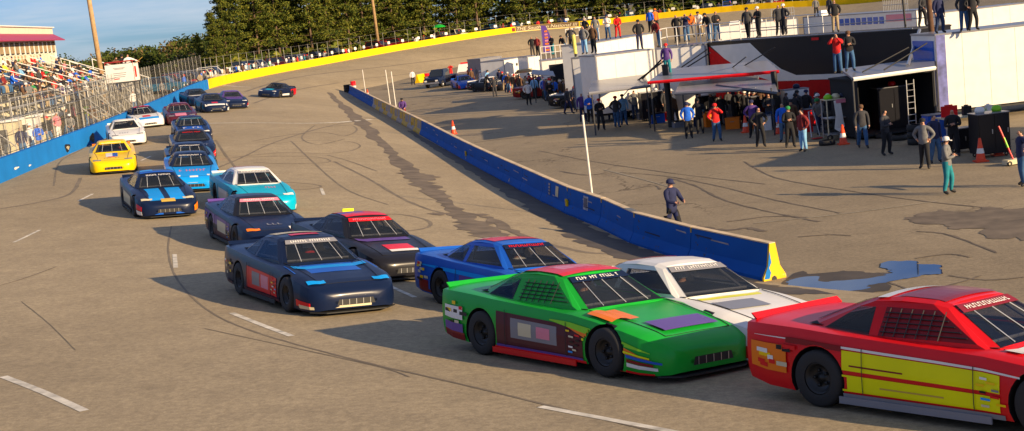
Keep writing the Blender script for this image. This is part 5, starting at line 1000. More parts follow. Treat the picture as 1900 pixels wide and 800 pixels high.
# work table with red board and gear
t = thing('work_table', 'cluttered work table with folding legs beside the right trailer', 'table', at_z(1782, 272), .1)
m = MB(); m.box((.3, 0, 1.15), (2.1, .9, .05)); m.build('table_top', PM['cream'], t)
for x in (-.65, 1.25):
    for y in (-.35, .35): m = MB(); m.tube((x, y, 0), (x, y, 1.13), .025); m.build('leg', RIMW, t)
tb = at_z(1782, 272)
for (x, y, w_, h_, c, nm, lb) in ((-.35, 0, .62, .42, 'red', 'board', 'red board standing on the work table'), (.35, .1, .3, .34, 'black', 'radio_box', 'black radio box on the work table'), (.8, -.1, .3, .2, 'lime', 'tool_tray', 'green tool tray on the work table'), (1.15, 0, .2, .3, 'white', 'bottle', 'white bottle at the right end of the work table')):
    m = MB(); m.box((0, 0, h_ / 2), (w_, .06 if nm == 'board' else .25, h_)); m.box((0, .05, h_ + .02), (w_ * .5, .04, .04)); o = m.build(nm, PM[c]); o.location = (tb.x + x, tb.y + y, 1.18); tag(o, uniq(lb), nm.replace('_', ' '))
# blue jugs, crate, jack, floor mats
for k, (px, lb) in enumerate(((1192, 'left pale blue water jug on the pit floor'), (1204, 'right pale blue water jug on the pit floor'))):
    m = MB(); m.lathe([(0, 0), (.14, 0), (.15, .05), (.15, .3), (.05, .4), (.05, .46), (0, .46)], n=12); o = m.build('water_jug', mat('jug_blue', (.18, .34, .5), .3), smooth=True); o.location = at_z(px, 217); tag(o, uniq(lb), 'jug')
m = MB(); m.box((0, 0, .2), (.6, .5, .4)); m.box((0, 0, .42), (.66, .56, .05)); o = m.build('crate', PM['red']); o.location = at_z(1239, 223); tag(o, 'red crate on the ground beside the thick black post', 'crate')
t = thing('floor_jack', 'long handled floor jack with a striped handle at the right edge', 'jack', at_z(1880, 306), .3); m = MB(); m.box((0, 0, .12), (.65, .3, .16)); m.build('body', PM['cream'], t); m = MB(); m.tube((0, 0, .2), (-.35, .2, 1.35), .035); m.build('handle', PM['red'], t); m = MB(); m.tube((-.12, .07, .6), (-.22, .13, .95), .04); m.build('handle_band', PM['lime'], t)
for x in (-.25, .25): wv = link('wheel', TYRE, t); wv.scale = (.25, .3, .25); wv.location = (x, -.14, .085)
t = thing('hand_truck', 'silver hand truck leaning near the white cabinet', 'hand truck', at_z(1514, 258), .2); m = MB(); m.tube((-.2, 0, .1), (-.12, .3, 1.2), .025); m.tube((.2, 0, .1), (.12, .3, 1.2), .025); m.tube((-.12, .3, 1.2), (.12, .3, 1.2), .025); m.build('frame', RIMW, t); m = MB(); m.box((0, -.12, .05), (.45, .3, .02)); m.build('toe_plate', PM['red'], t)
for k, (px, py, w_, lb) in enumerate(((1535, 281, .6, 'tyre lying by the cone at the cloth hung rack'), (1640, 268, .6, 'tyre lying behind the man in grey at the workshop'), (1670, 272, .6, 'second tyre lying near the black double cabinet'))):
    m = MB(); m.lathe([(.2, 0), (.33, .01), (.35, .1), (.33, .2), (.2, .21)], n=18); o = m.build('spare_tyre', TYR, smooth=True); o.location = at_z(px, py - 12); tag(o, uniq(lb), 'tyre')
rc = random.Random(8)
for k in range(16):
    px = 1095 + k * 33 + rc.uniform(-9, 9); py = (lerp(212, 232, (px - 1095) / 150) if px < 1245 else lerp(236, 252, (px - 1245) / 360)) - rc.random() * 8; cc = rc.choice(['black', 'grey', 'red', 'blue', 'white', 'orange', 'black', 'navy']); w_, h_ = rc.uniform(.5, .9), rc.uniform(.3, .75)
    t = thing('equipment_case', uniq(f'{cc} equipment case on the ground under the awnings, {ordi(k + 1)} case from left'), 'case', at_z(px, py), rc.uniform(-.4, .4), 'equipment cases in the pits')
    m = MB(); m.box((0, 0, h_ / 2), (w_, .5, h_)); m.build('body', PM[cc], t); m = MB(); m.box((0, 0, h_ + .02), (w_ + .04, .54, .06)); m.build('lid', PM[rc.choice(['black', 'grey', cc])], t); m = MB(); m.tube((-.1, -.28, h_ * .7), (.1, -.28, h_ * .7), .015); m.build('handle', RIMW, t)
for k, (px, py) in enumerate(((1320, 246), (1420, 250), (1545, 262), (1585, 266), (1700, 280))):
    t = thing('tyre_pile', uniq(f'pile of racing tyres on the pit floor, {ordi(k + 1)} pile from left'), 'tyres', at_z(px, py - 12), 0, 'tyre piles in the pits')
    for q in range(2 + k % 3): m = MB(); m.lathe([(.19, q * .27), (.32, q * .27), (.34, q * .27 + .13), (.32, q * .27 + .26), (.19, q * .27 + .26)], n=16); m.build('tyre', TYR, t, True)
# red quad bike
t = thing('quad_bike', 'small red quad bike parked among the far crew', 'quad bike', at_z(1036, 186), .6); m = MB(); m.hexa([(-.7, -.3, .45), (.7, -.3, .45), (.7, .3, .45), (-.7, .3, .45)], [(-.55, -.2, .75), (.45, -.2, .8), (.45, .2, .8), (-.55, .2, .75)]); m.build('body', PM['red'], t); m = MB(); m.box((-.15, 0, .84), (.7, .3, .12)); m.build('seat', BLK, t); m = MB(); m.tube((.4, -.4, 1.05), (.4, .4, 1.05), .025); m.tube((.5, 0, .75), (.4, 0, 1.05), .03); m.build('handlebar', BLK, t)
for x in (-.5, .55):
    for y in (-.4, .4): wv = link('wheel', TYRE, t); wv.scale = (.8, .8, .8); wv.location = (x, y, .27)
# purple round sign held beside the post
m = MB(); m.lathe([(0, -.02), (.33, -.02), (.33, .02), (0, .02)], axis='Y', n=20); o = m.build('round_sign', PM['purple'], recalc=True); o.location = at_z(1229, 111, 3.1); tag(o, 'round purple sign hanging beside the person on the red edged awning', 'sign')
# ---------- pit crews and onlookers: (foot px, foot py, pose, turn, top, trousers, cap, label)
CREW = [
 (1252, 446, 'coat', 40, 'navy', 'black', 'navy', 'official in a long navy coat standing just behind the pit wall'), (750, 224, 'bend', 0, 'purple', 'dark red', 'black', 'official in purple bending at the yellow part of the pit wall'),
 (767, 158, 'down', 10, 'white', 'black', None, 'lone person in a white shirt left of the yellow barriers'), (1760, 360, 'folded', 75, 'grey', 'teal', 'white', 'man in grey jacket, teal jeans and white cap, nearest on the right'),
 (1279, 257, 'pocket', 5, 'royal blue', 'black', 'navy', 'man in a royal blue jacket with dark cap, in front of white cabinet'), (1331, 262, 'shade', 10, 'red', 'denim', 'red', 'man in a red sweater shading his eyes'), (1342, 240, 'down', 0, 'black', 'black', None, 'person in black behind the man in the red sweater'),
 (1399, 256, 'hips', 0, 'purple', 'black', 'navy', 'big man in a dark purple shirt and cap'), (1412, 273, 'hips', 10, 'black', 'black', None, 'long haired woman in black in front of the purple shirt man'), (1456, 264, 'down', -10, 'royal blue', 'denim', None, 'man in a blue jacket behind the green capped one'),
 (1467, 274, 'folded', 10, 'black', 'black', 'green', 'person in black with a green cap and folded arms'), (1472, 257, 'down', 20, 'brown', 'brown', 'black', 'tall man in brown behind the green capped person'), (1492, 281, 'pocket', -50, 'dark red', 'light blue', None, 'man in a dark red shirt and pale jeans, seen from his side'),
 (1525, 250, 'bend', -20, 'grey', 'navy', 'green', 'crouching person in grey with a green cap beside the hand truck'), (1602, 275, 'walk', 15, 'charcoal', 'denim', 'brown', 'man in a charcoal vest and jeans by the grey shelf cabinet'), (1645, 288, 'folded', 60, 'charcoal', 'black', None, 'man in charcoal and black seen half from behind'),
 (1717, 313, 'hips', -20, 'grey', 'black', 'black', 'man in a grey shirt and black trousers, hands on hips'), (1736, 303, 'down', 40, 'navy', 'denim', None, 'person in navy and jeans half hidden behind the grey shirt man'), (1771, 290, 'folded', 0, 'black', 'black', None, 'man in black standing at the work table'), (1899, 345, 'point', -60, 'navy', 'denim', None, 'person in navy cut by the right edge'),
 (1056, 212, 'walk', 60, 'charcoal', 'navy', None, 'person in charcoal walking away from the crew group'), (1083, 226, 'down', 10, 'purple', 'navy', None, 'bald man in a purple shirt in the crew group'), (1097, 230, 'folded', -10, 'royal blue', 'black', None, 'man in a bright blue shirt in the crew group'), (1116, 242, 'folded', 10, 'black', 'black', 'red', 'woman in black with a red cap in front of the crew group'),
 (1146, 237, 'hips', 150, 'charcoal', 'denim', 'red', 'person in charcoal and jeans with a red cap, back turned'), (1159, 233, 'down', 170, 'light blue', 'denim', 'black', 'person in light blue with a black cap, back turned'), (1135, 222, 'pocket', 0, 'black', 'dark denim', None, 'person in black between the two back turned crew members'), (1125, 214, 'down', 20, 'charcoal', 'brown', 'green', 'person in charcoal and green cap at the awning post'), (1074, 207, 'pocket', 0, 'grey', 'black', None, 'person in grey behind the bald man'), (1108, 209, 'down', 0, 'brown', 'black', 'khaki', 'person in brown under the light grey awning'),
 (1023, 195, 'folded', 0, 'black', 'charcoal', 'white', 'person in black with a white cap near the quad bike'), (1011, 184, 'down', 10, 'white', 'black', None, 'person in a white shirt left of the quad bike'), (982, 195, 'pocket', 10, 'white', 'black', 'white', 'person in white jacket and white hat standing forward of the far crew'), (919, 180, 'pocket', 0, 'charcoal', 'charcoal', None, 'person all in dark grey ahead of the far crew line'),
 (902, 171, 'bend', 50, 'black', 'black', None, 'person in black leaning on the far crew line'), (941, 172, 'down', 170, 'royal blue', 'navy', None, 'person in bright blue with back turned on the far crew line'), (954, 175, 'down', 0, 'black', 'khaki', 'white', 'person in black and khaki on the far crew line'), (824, 160, 'down', 0, 'brown', 'brown', None, 'person in brown in front of the dark pickup'), (838, 146, 'film', 0, 'red', 'red', None, 'person in red between the dark pickup and the rescue truck'),
 (1300, 248, 'pocket', 0, 'black', 'black', 'black', 'person in black and black cap right of the white cabinet'), (1385, 232, 'down', 0, 'charcoal', 'black', 'white', 'person in charcoal with white cap deep under the awning'), (1430, 240, 'folded', 0, 'charcoal', 'dark denim', None, 'person in charcoal under the awning right end'), (1212, 232, 'down', 200, 'black', 'black', None, 'person in black at the canvas covered locker'), (1180, 222, 'pocket', 170, 'grey', 'dark denim', None, 'person in grey, back turned, by the water jugs')]
for (px, py, ps, rz, c, pt, cp, lb) in CREW:
    p = at_z(px, py); person(ps, p, face_cam(p, rz), c, pt, lb, cap=cp)
rnd = random.Random(3); used = []
xs = sorted([868 + 240 * rnd.random() ** .95 for _ in range(50)])
for k, px in enumerate(xs):
    base = lerp(160, 205, (px - 868) / 230) ; py = base - rnd.random() ** 2 * 11 - 1; c = rnd.choices(tops, wts)[0]; ps = rnd.choice(['down', 'folded', 'pocket', 'hips', 'down']); hc = rnd.choice([None, None, 'black', 'white', 'red', 'khaki'])
    p = at_z(px, py); person(ps, p, rnd.uniform(0, 360), c, rnd.choice(['denim', 'black', 'dark denim', 'khaki', 'charcoal']), f"person in {c}{' and ' + hc + ' cap' if hc else ''} in far pit crowd, {ordi(k + 1)} from left", 'crowd in the far pits', cap=hc, skin=rnd.random() < .15)
DEEP = []
for k in range(44):
    px = 1062 + 560 * (k + rnd.random()) / 44
    if px < 1240: py = lerp(206, 224, (px - 1062) / 178) - rnd.random() * 14
    else: py = lerp(232, 250, (px - 1240) / 380) - rnd.random() * 14
    c = rnd.choices(['black', 'charcoal', 'navy', 'dark red', 'brown', 'grey', 'royal blue', 'purple', 'khaki'], [9, 7, 6, 2, 4, 4, 1, 2, 1])[0]; hc = rnd.choice([None, 'black', 'white', 'navy', 'khaki']); p = at_z(px, py)
    person(rnd.choice(['down', 'folded', 'pocket', 'hips', 'bend', 'walk']), p, rnd.uniform(0, 360), c, rnd.choice(['denim', 'black', 'dark denim', 'charcoal']), f"crew member in {c}{' and ' + hc + ' cap' if hc else ''} under awnings, {ordi(k + 1)} from left", 'crews under the awnings', cap=hc, skin=rnd.random() < .15)
# on the roofs
ROOF = [(989, 104, 2.95, 'pocket', 'black', 'charcoal', None), (999, 104, 2.95, 'down', 'dark red', 'black', None), (1026, 103, 2.95, 'folded', 'black', 'teal', None), (1048, 102, 2.95, 'bend', 'black', 'denim', 'black'), (1062, 96, 3.8, 'hips', 'charcoal', 'black', None), (1086, 101, 3.95, 'pocket', 'grey', 'light blue', None), (1103, 99, 3.95, 'down', 'brown', 'black', None),
 (1088, 79, 4.3, 'pocket', 'black', 'black', None), (1107, 76, 4.3, 'down', 'grey', 'denim', None), (1129, 73, 4.3, 'folded', 'white', 'denim', 'navy'), (1147, 71, 4.3, 'bend', 'red', 'red', None), (1188, 92, 3.95, 'pocket', 'black', 'navy', 'black'), (1208, 60, 4.3, 'down', 'royal blue', 'black', None), (1218, 58, 4.3, 'down', 'orange', 'black', 'orange'), (1225, 88, 3.95, 'bend', 'dark red', 'denim', None),
 (1240, 142, 2.65, 'down', 'purple', 'teal', 'red'), (1258, 80, 4.0, 'pocket', 'black', 'black', None), (1275, 78, 4.0, 'film', 'navy', 'denim', None), (1318, 76, 4.0, 'bend', 'black', 'denim', 'black'), (1331, 76, 4.0, 'folded', 'black', 'denim', None), (1389, 71, 4.0, 'walk', 'charcoal', 'black', 'black'), (1409, 70, 4.0, 'folded', 'black', 'black', 'white'), (1447, 66, 4.0, 'down', 'charcoal', 'black', None), (1457, 65, 4.0, 'hips', 'charcoal', 'charcoal', 'white'),
 (1551, 60, 4.0, 'pocket', 'black', 'khaki', None), (1556, 137, 2.8, 'film', 'red', 'denim', None), (1578, 133, 2.8, 'folded', 'black', 'denim', 'brown'), (1744, 62, 3.95, 'down', 'navy', 'dark denim', None), (1712, 50, 4.0, 'bend', 'charcoal', 'black', None), (1790, 58, 3.95, 'pocket', 'charcoal', 'denim', None), (1806, 57, 3.95, 'hips', 'black', 'black', None),
 (1283, 70, 4.0, 'bend', 'orange', 'grey', None), (1300, 68, 4.0, 'bend', 'white', 'khaki', 'black'), (1540, 30, 3.5, 'down', 'charcoal', 'grey', None), (1515, 31, 3.5, 'down', 'grey', 'black', None)]
for k, (px, py, z, ps, c, pt, cp) in enumerate(ROOF):
    p = at_z(px, py, z); wh = 'on the red edged awning' if z == 2.65 else 'on the raised platform' if z == 2.8 else 'on the left trailer roofs' if px < 1240 else 'on the roofs near the hauler' if px < 1700 else 'on the right trailer roofs'
    person(ps, p, face_cam(p, random.uniform(-50, 50)), c, pt, f"person in {c} and {pt}{', ' + cp + ' cap,' if cp else ''} {PH[ps]} {wh}" if len(f"{c} {pt} {cp} {PH[ps]} {wh}".split()) <= 11 else f"person in {c} and {pt} {wh}, {ordi(k + 1)} from left", cap=cp)
# ============================================================ BEYOND THE FAR WALL
random.seed(21)
def yw(s):      # point on the yellow wall, s = 0 right end .. 1 left end
    k = s * (len(yp) - 1); i = min(int(k), len(yp) - 2); p = lerp(yp[i], yp[i + 1], k - i); t = Vector((yp[i + 1].x - yp[i].x, yp[i + 1].y - yp[i].y, 0)).normalized(); nn = Vector((-t.y, t.x, 0))
    if nn.dot(Vector((25 - p.x, 110 - p.y, 0))) > 0: nn = -nn
    return p, t, nn
def pxof(p): v = p - CAM; return v.dot(RT) / v.dot(FW) * F + 950, 400 - v.dot(UP) / v.dot(FW) * F
cum = [0]
for a, b in zip(yp, yp[1:]): cum.append(cum[-1] + (b - a).length)
YL = cum[-1]
def ywl(L):     # by length
    for i in range(len(yp) - 1):
        if cum[i + 1] >= L: return yw((i + (L - cum[i]) / max(cum[i + 1] - cum[i], 1e-6)) / (len(yp) - 1))
    return yw(1)
# lettering on the wall
def ylen_at_px(px):
    best = None
    for k in range(0, int(YL * 4)):
        L = k / 4; p, t, nn = ywl(L); x, y = pxof(p)
        if p.y > 190 and (best is None or abs(x - px) < best[0]): best = (abs(x - px), L)
    return best[1]
LA, LB = ylen_at_px(1084), ylen_at_px(958); 
txt = 'THE Southern National III'
cu = bpy.data.curves.new('t', 'FONT'); cu.body = txt; cu.size = 1; cu.shear = .3; to = bpy.data.objects.new('t', cu); COL.objects.link(to); dg = bpy.context.evaluated_depsgraph_get(); tm = bpy.data.meshes.new_from_object(to.evaluated_get(dg)); bpy.data.objects.remove(to)
xs = [v.co.x for v in tm.vertices]; x0_, x1_ = min(xs), max(xs); span = abs(LB - LA)
def onwall(u, h, off):      # u 0..1 left to right
    p, t, nn = ywl(lerp(LB, LA, u)); return Vector((p.x, p.y, p.z + h)) - nn * off
def fill(u0, u1, h0, h1, off, n=24):
    m = MB()
    for i in range(n + 1): u = lerp(u0, u1, i / n); m.v += [onwall(u, h0, off), onwall(u, h1, off)]
    m.f = [(2 * i, 2 * i + 2, 2 * i + 3, 2 * i + 1) for i in range(n)]; m.m = [0] * n; return m
fill(0, .93, .16, .98, .015).build('sign_panel', mat('sign_dark_outline', (.10, .05, .01), .6), ywall); fill(.0, .93, .06, .14, .02).build('sign_border', PM['cream'], ywall)
fill(-.06, -.01, .2, .8, .02, 3).build('emblem', PM['dark red'], ywall); fill(.945, 1.0, .16, .9, .02, 3).build('emblem', BLK, ywall); fill(.955, .985, .32, .75, .03, 3).build('emblem_letter', PM['cream'], ywall)
for v in tm.vertices:
    q = onwall(.02 + .89 * (v.co.x - x0_) / (x1_ - x0_), .27 + v.co.y * .80, .035); v.co = q
tm.materials.append(PM['cream']); lt = link('lettering', tm, ywall)
# catch fence on the far wall
ff = thing('catch_fence', 'high thin catch fence above the yellow wall of the far turn', 'fence')
L = 8.; PF = []
while L < YL - 1: PF.append(ywl(L)); L += 3.4
for k, (p, t, nn) in enumerate(PF):
    m = MB(); m.tube((0, 0, 0), (0, 0, 3.2), .022, n=5); o = m.build('post', FPOST, ff); o.location = p + nn * .42
m = MB()
for (p, t, nn), (q, t2, n2) in zip(PF, PF[1:]):
    for h in (1.4, 2.3, 3.15): m.tube(p + nn * .38 + Vector((0, 0, h)), q + n2 * .38 + Vector((0, 0, h)), .010, n=3, cap=False)
m.build('cable', FPOST, ff)
# marker boards on the wall
m = MB(); m.hexa([(-.34, -.03, -.2), (.34, -.03, -.2), (.34, .03, -.2), (-.34, .03, -.2)], [(-.3, -.03, .2), (.3, -.03, .2), (.3, .03, .2), (-.3, .03, .2)]); MBD = m.mesh('board', WHP); m = MB(); m.tube((0, 0, -.5), (0, 0, -.2), .03); MST = m.mesh('bracket', GALV)
pos = []; L = YL - 3
while L > 20: pos.append(L + random.uniform(-.5, .5)); L -= 3.6
for k, L in enumerate(pos):
    p, t, nn = ywl(L); x, y = pxof(p)
    if x > 1640 or y < -25: break
    b = thing('marker_board', uniq(f'small white marker board above the yellow wall, {ordi(k + 1)} from the left'), 'board', p + nn * .2 + Vector((0, 0, 1.5)), math.atan2(t.y, t.x), 'white marker boards above the yellow wall'); link('board', MBD, b); link('bracket', MST, b)
# vehicles
def vehicle_meshes(kind):
    if kind == 'pickup': prof = [(2.7, .45, .9), (2.65, .4, 1.02), (1.5, .4, 1.12), (1.4, .4, 1.13), (-.7, .4, 1.13), (-2.7, .42, 1.12)]; cab = (1.35, .75, -.55, -.8, 1.85)
    elif kind == 'suv': prof = [(2.35, .4, .85), (2.3, .36, 1.0), (1.2, .36, 1.1), (0, .36, 1.12), (-2.3, .4, 1.12)]; cab = (1.2, .5, -2.0, -2.25, 1.8)
    else: prof = [(2.35, .3, .62), (2.25, .25, .78), (1.1, .25, .92), (0, .25, .95), (-1.5, .25, .97), (-2.3, .32, .95)]; cab = (1.05, .35, -.95, -1.65, 1.42)
    m = MB(); W_ = .93
    for (x, zb, zt) in prof:
        w = W_ - (.14 if x == prof[0][0] else .03 if x == prof[1][0] else 0); m.v += [(x, w, zb), (x, w + .03, (zb + zt) / 2), (x, w - .02, zt - .06), (x, w - .14, zt), (x, 0, zt + .03), (x, -w + .14, zt), (x, -w + .02, zt - .06), (x, -w - .03, (zb + zt) / 2), (x, -w, zb)]
    for i in range(len(prof) - 1):
        for k in range(8): a = i * 9 + k; m.f.append((a, a + 1, a + 10, a + 9)); m.m.append(0)
        m.f.append((i * 9 + 8, i * 9, i * 9 + 9, i * 9 + 17)); m.m.append(0)
    m.f += [tuple(range(9)), tuple(range((len(prof) - 1) * 9 + 8, (len(prof) - 1) * 9 - 1, -1))]; m.m += [0, 0]; body = m.mesh(kind + '_body', WHT, recalc=True)
    a, b, c, d, H = cab; zb = prof[2][2] - .02; m = MB(); m.hexa([(d, -.86, zb), (a, -.86, zb), (a, .86, zb), (d, .86, zb)], [(c, -.68, H), (b, -.68, H), (b, .68, H), (c, .68, H)]); cb = m.mesh('cab', WHT)
    gl = MB()
    def pn(pts):
        pts = [Vector(p) for p in pts]; ce = sum(pts, Vector()) / 4; n_ = (pts[1] - pts[0]).cross(pts[2] - pts[0]).normalized(); n_ = n_ if n_.dot(ce - Vector((0, 0, 1))) > 0 else -n_; gl.add([ce + (p - ce) * .88 + n_ * .012 for p in pts], [(0, 1, 2, 3)])
    wsm = []
    for nm, pts in (('windshield', [(a, -.86, zb), (a, .86, zb), (b, .68, H), (b, -.68, H)]), ('rear_window', [(d, -.86, zb), (d, .86, zb), (c, .68, H), (c, -.68, H)]), ('side_window', [(d, .86, zb), (a, .86, zb), (b, .68, H), (c, .68, H)]), ('side_window', [(d, -.86, zb), (a, -.86, zb), (b, -.68, H), (c, -.68, H)])):
        gl = MB(); pn(pts); wsm.append((nm, gl.mesh(nm, GLS)))
    hl = []
    for s in (-1, 1): q = MB(); q.box((prof[0][0] + .0, s * .62, prof[0][2] - .14), (.06, .28, .16)); hl.append(q.mesh('headlight', WHP))
    q = MB(); q.box((prof[0][0] + .01, 0, prof[0][2] - .18), (.05, .8, .2)); gr = q.mesh('grille', RIMB); q = MB(); q.box((prof[0][0] + .04, 0, prof[0][1] + .08), (.12, 1.75, .16)); bu = q.mesh('bumper', RIMW)
    return body, cb, wsm, hl, gr, bu, prof
VM = {k: vehicle_meshes(k) for k in ('pickup', 'suv', 'sedan')}
def vehicle(kind, p, rz, col, label, group=None, name=None):
    body, cb, wsm, hl, gr, bu, prof = VM[kind]; t = thing(name or {'pickup': 'pickup_truck', 'suv': 'parked_suv', 'sedan': 'parked_car'}[kind], uniq(label), 'pickup' if kind == 'pickup' else 'car', p, rz, group)
    for nm, me in (('body', body), ('cab', cb)): o = link(nm, me, t); o.material_slots[0].link = 'OBJECT'; o.material_slots[0].material = PM[col]
    for nm, me in wsm: link(nm, me, t)
    for h in hl: link('headlight', h, t)
    link('grille', gr, t); link('bumper', bu, t)
    for x in (prof[0][0] - .95, prof[-1][0] + .95):
        for s in (-1, 1): wv = link('wheel', TYRE, t); wv.location = (x, s * .84, .36); wv.scale = (1.08, .9, 1.08); wv.rotation_euler = (0, 0, 0 if s > 0 else math.pi); r = link('rim', RIM, wv); r.material_slots[0].link = 'OBJECT'; r.material_slots[0].material = RIMW
    return t
cols = ['white', 'black', 'grey', 'navy', 'dark red', 'cream', 'black', 'grey', 'blue', 'maroon', 'dark teal', 'white', 'black']
L = YL - 1; k = 0
while L > 16 and k < 46:
    p, t, nn = ywl(L); x, y = pxof(p)
    if x > 1560: break
    if not (690 < x < 735) and random.random() < .9:
        kd = random.choice(['pickup', 'suv', 'suv', 'sedan', 'pickup']); c = random.choice(cols); q = p + nn * random.uniform(4.6, 6.2); g = drop(q.x, q.y)[0]; g.z += .0; k += 1
        vehicle(kd, g, math.atan2(-nn.y, -nn.x) + random.uniform(-.25, .25), c, f"{c} {'sport utility' if kd == 'suv' else kd} behind the yellow wall, {ordi(k)} vehicle from left", 'vehicles parked behind the far turn')
    L -= random.uniform(3.0, 4.6)
# behind the far blue wall too
for k, (px, py, Y, kd, c) in enumerate(((378, 128, 158, 'pickup', 'cream'), (352, 134, 150, 'suv', 'black'), (330, 138, 146, 'sedan', 'navy'))):
    q = at_y(px, py, Y); g = drop(q.x, Y)[0]; vehicle(kd, g, -.3, c, f"{c} {kd} parked left of the start of the yellow wall", 'vehicles parked behind the far turn')
# spectators at the far turn
xs = []; L = YL - 2; k = 0
while L > 20 and k < 80:
    p, t, nn = ywl(L); x, y = pxof(p)
    if x > 1560: break
    k += 1; q = p + nn * random.uniform(1.2, 3.6); g = drop(q.x, q.y)[0]; c = random.choices(tops, wts)[0]; hc = random.choice([None, None, 'black', 'white', 'red'])
    person('far', g, math.degrees(math.atan2(-nn.y, -nn.x)) + 90 + random.uniform(-40, 40), c, random.choice(['denim', 'black', 'khaki', 'dark denim']), f"spectator in {c}{' and ' + hc + ' cap' if hc else ''} behind the yellow wall, {ordi(k)} from left", 'spectators behind the far turn', cap=hc)
    L -= random.choice([.7, .9, 1.2, 1.8, 3.5, 5])
m = MB(); m.lathe([(0, .5), (.5, .42), (1.0, .2), (1.25, -.05)], n=14); m.tube((0, 0, -1.6), (0, 0, .5), .03); o = m.build('umbrella', PM['green'], smooth=True); p, t, nn = ywl(ylen_at_px(846)); o.location = p + nn * 4 + Vector((0, 0, 2.6)); tag(o, 'bright green umbrella among the far turn spectators', 'umbrella')
p = at_y(690, 72, 232); pole(Vector((p.x + 1, 232, 2.6)), 26, .30, (-.4, 0), 'tall wooden light pole in front of the pines')
# dark pickup and rescue truck in the pits, far left of the row
vehicle('pickup', at_z(819, 160), R(-110), 'navy', 'dark pickup truck at the far left end of the pits')
t = vehicle('pickup', at_z(868, 152), R(-98), 'dark red', 'red and white rescue truck with roof lights facing the pits', name='rescue_truck')
for o in t.children:
    if o.name.startswith('cab'): o.material_slots[0].material = PM['white']; o.scale = (1, 1, 1.22); o.location.z = -.24
m = MB(); m.box((-.1, 0, 2.1), (.25, 1.2, .14)); m.build('light_bar', PM['red'], t)
m = MB(); m.box((2.73, 0, .95), (.03, 1.5, .12)); m.build('white_band', PM['white'], t)
g = at_z(862, 164)
race_car(862, 164, 12, 'blue and red race car parked in front of the rescue truck', 'blue', 'blue', [('nose', 'red', -.7, .7, .14, .4), ('nose', 'white', -.3, .3, .2, .34), ('hood', 'white', 1.0, 1.3, -.5, .5), ('sides', 'red', .8, 2.3, .05, .9)], world=g, tilt=False, front=False, group=None)
for px, py, an, c, rc, lb in ((912, 168, 40, 'black', 'white', 'black race car parked among the far pit crowd'), (1012, 180, 60, 'dark red', 'black', 'dark red race car hidden behind the far pit crowd'), (1090, 196, 70, 'black', 'white', 'white roofed race car under the light grey awning')): race_car(px, py, an, lb, c, rc, [], world=at_z(px, py), tilt=False, front=False, group='race cars parked in the pits')
# ============================================================ TREES
LEAF = [mat('pine_leaf_dark', (.035, .056, .009), .8, var=.3, scale=.6, spec=.15), mat('pine_leaf_mid', (.095, .112, .014), .8, var=.3, scale=.6, spec=.15), mat('pine_leaf_olive', (.15, .148, .02), .8, var=.25, scale=.6, spec=.15)]
BARK = mat('pine_bark', (.12, .075, .045), .9, var=.3, scale=2)
def leaf_cluster(m, c, r, n, sz, rnd, flat=.5, mats=3):
    for _ in range(n):
        while True:
            v = Vector((rnd.uniform(-1, 1), rnd.uniform(-1, 1), rnd.uniform(-1, 1)))
            if v.length < 1: break
        p = c + Vector((v.x * r, v.y * r, v.z * r * flat)); a = Vector((rnd.gauss(0, 1), rnd.gauss(0, 1), rnd.gauss(0, .6))).normalized(); b = a.cross(Vector((rnd.gauss(0, 1), rnd.gauss(0, 1), rnd.gauss(0, 1)))).normalized(); s = sz * rnd.uniform(.6, 1.3)
        m.add([p - a * s - b * s * .35, p + a * s * .2 - b * s * .5, p + a * s + b * s * .1, p + b * s * .5], [(0, 1, 2, 3)], rnd.choices(range(mats), (3, 4, 3)[:mats])[0])
def pine(seed, H=17.):
    rnd = random.Random(seed); tr = MB(); lf = MB(); bend = rnd.uniform(-.5, .5); pts = [Vector((bend * (z / H) ** 2, bend * .5 * math.sin(z / 5), z)) for z in (0, H * .25, H * .5, H * .75, H)]
    for i in range(4): tr.tube(pts[i], pts[i + 1], lerp(.22, .05, i / 4), lerp(.22, .05, (i + 1) / 4), 7, cap=False)
    z = H * rnd.uniform(.08, .2)
    while z < H:
        f = (z / H); R_ = (1 - f) ** .8 * 4.0 * rnd.uniform(.4, 1.3) + .3; nb = rnd.randint(3, 5); a0 = rnd.random() * 6.28; c0 = Vector((bend * f * f, 0, z))
        for k in range(nb):
            a = a0 + k * 6.28 / nb + rnd.uniform(-.4, .4); r = R_ * rnd.uniform(.55, 1.1); tip = c0 + Vector((math.cos(a) * r, math.sin(a) * r, rnd.uniform(-.3, .7))); tr.tube(c0, tip, .05, .02, 4, cap=False)
            for q in (.45, .75, 1.): leaf_cluster(lf, lerp(c0, tip, q), .95 * rnd.uniform(.6, 1.3), 40, .20, rnd, .45)
        z += rnd.uniform(.65, 1.15)
    leaf_cluster(lf, Vector((bend, 0, H)), .8, 20, .3, rnd, 1.2)
    return tr.mesh('trunk', BARK, True), lf.mesh('crown', LEAF)
PINES = [pine(s, 17) for s in range(6)]
tree_px = []
def plant(x, y, s, v, rz, label, group): 
    g = drop(x, y)[0]; t = thing('pine_tree', uniq(label), 'tree', g, rz, group); t.scale = (s, s, s * random.uniform(.92, 1.08))
    for nm, me in zip(('trunk', 'crown'), PINES[v]): link(nm, me, t)
spots = []
for row, (off, sp) in enumerate(((15, 4.6), (19, 4.6), (24, 4.8), (31, 5.2))):
    L = YL + 9
    while L > 8:
        p, t, nn = ywl(min(L, YL - .01)); 
        if L > YL: p = p + t * (L - YL)
        q = p + nn * (off + random.uniform(-1.6, 1.6)); x, y = pxof(Vector((q.x, q.y, 8)))
        if 366 + (3 - row) * 9 < x < 1560 and q.y > 150: spots.append((x, q, row))
        L -= sp * random.uniform(.8, 1.2)
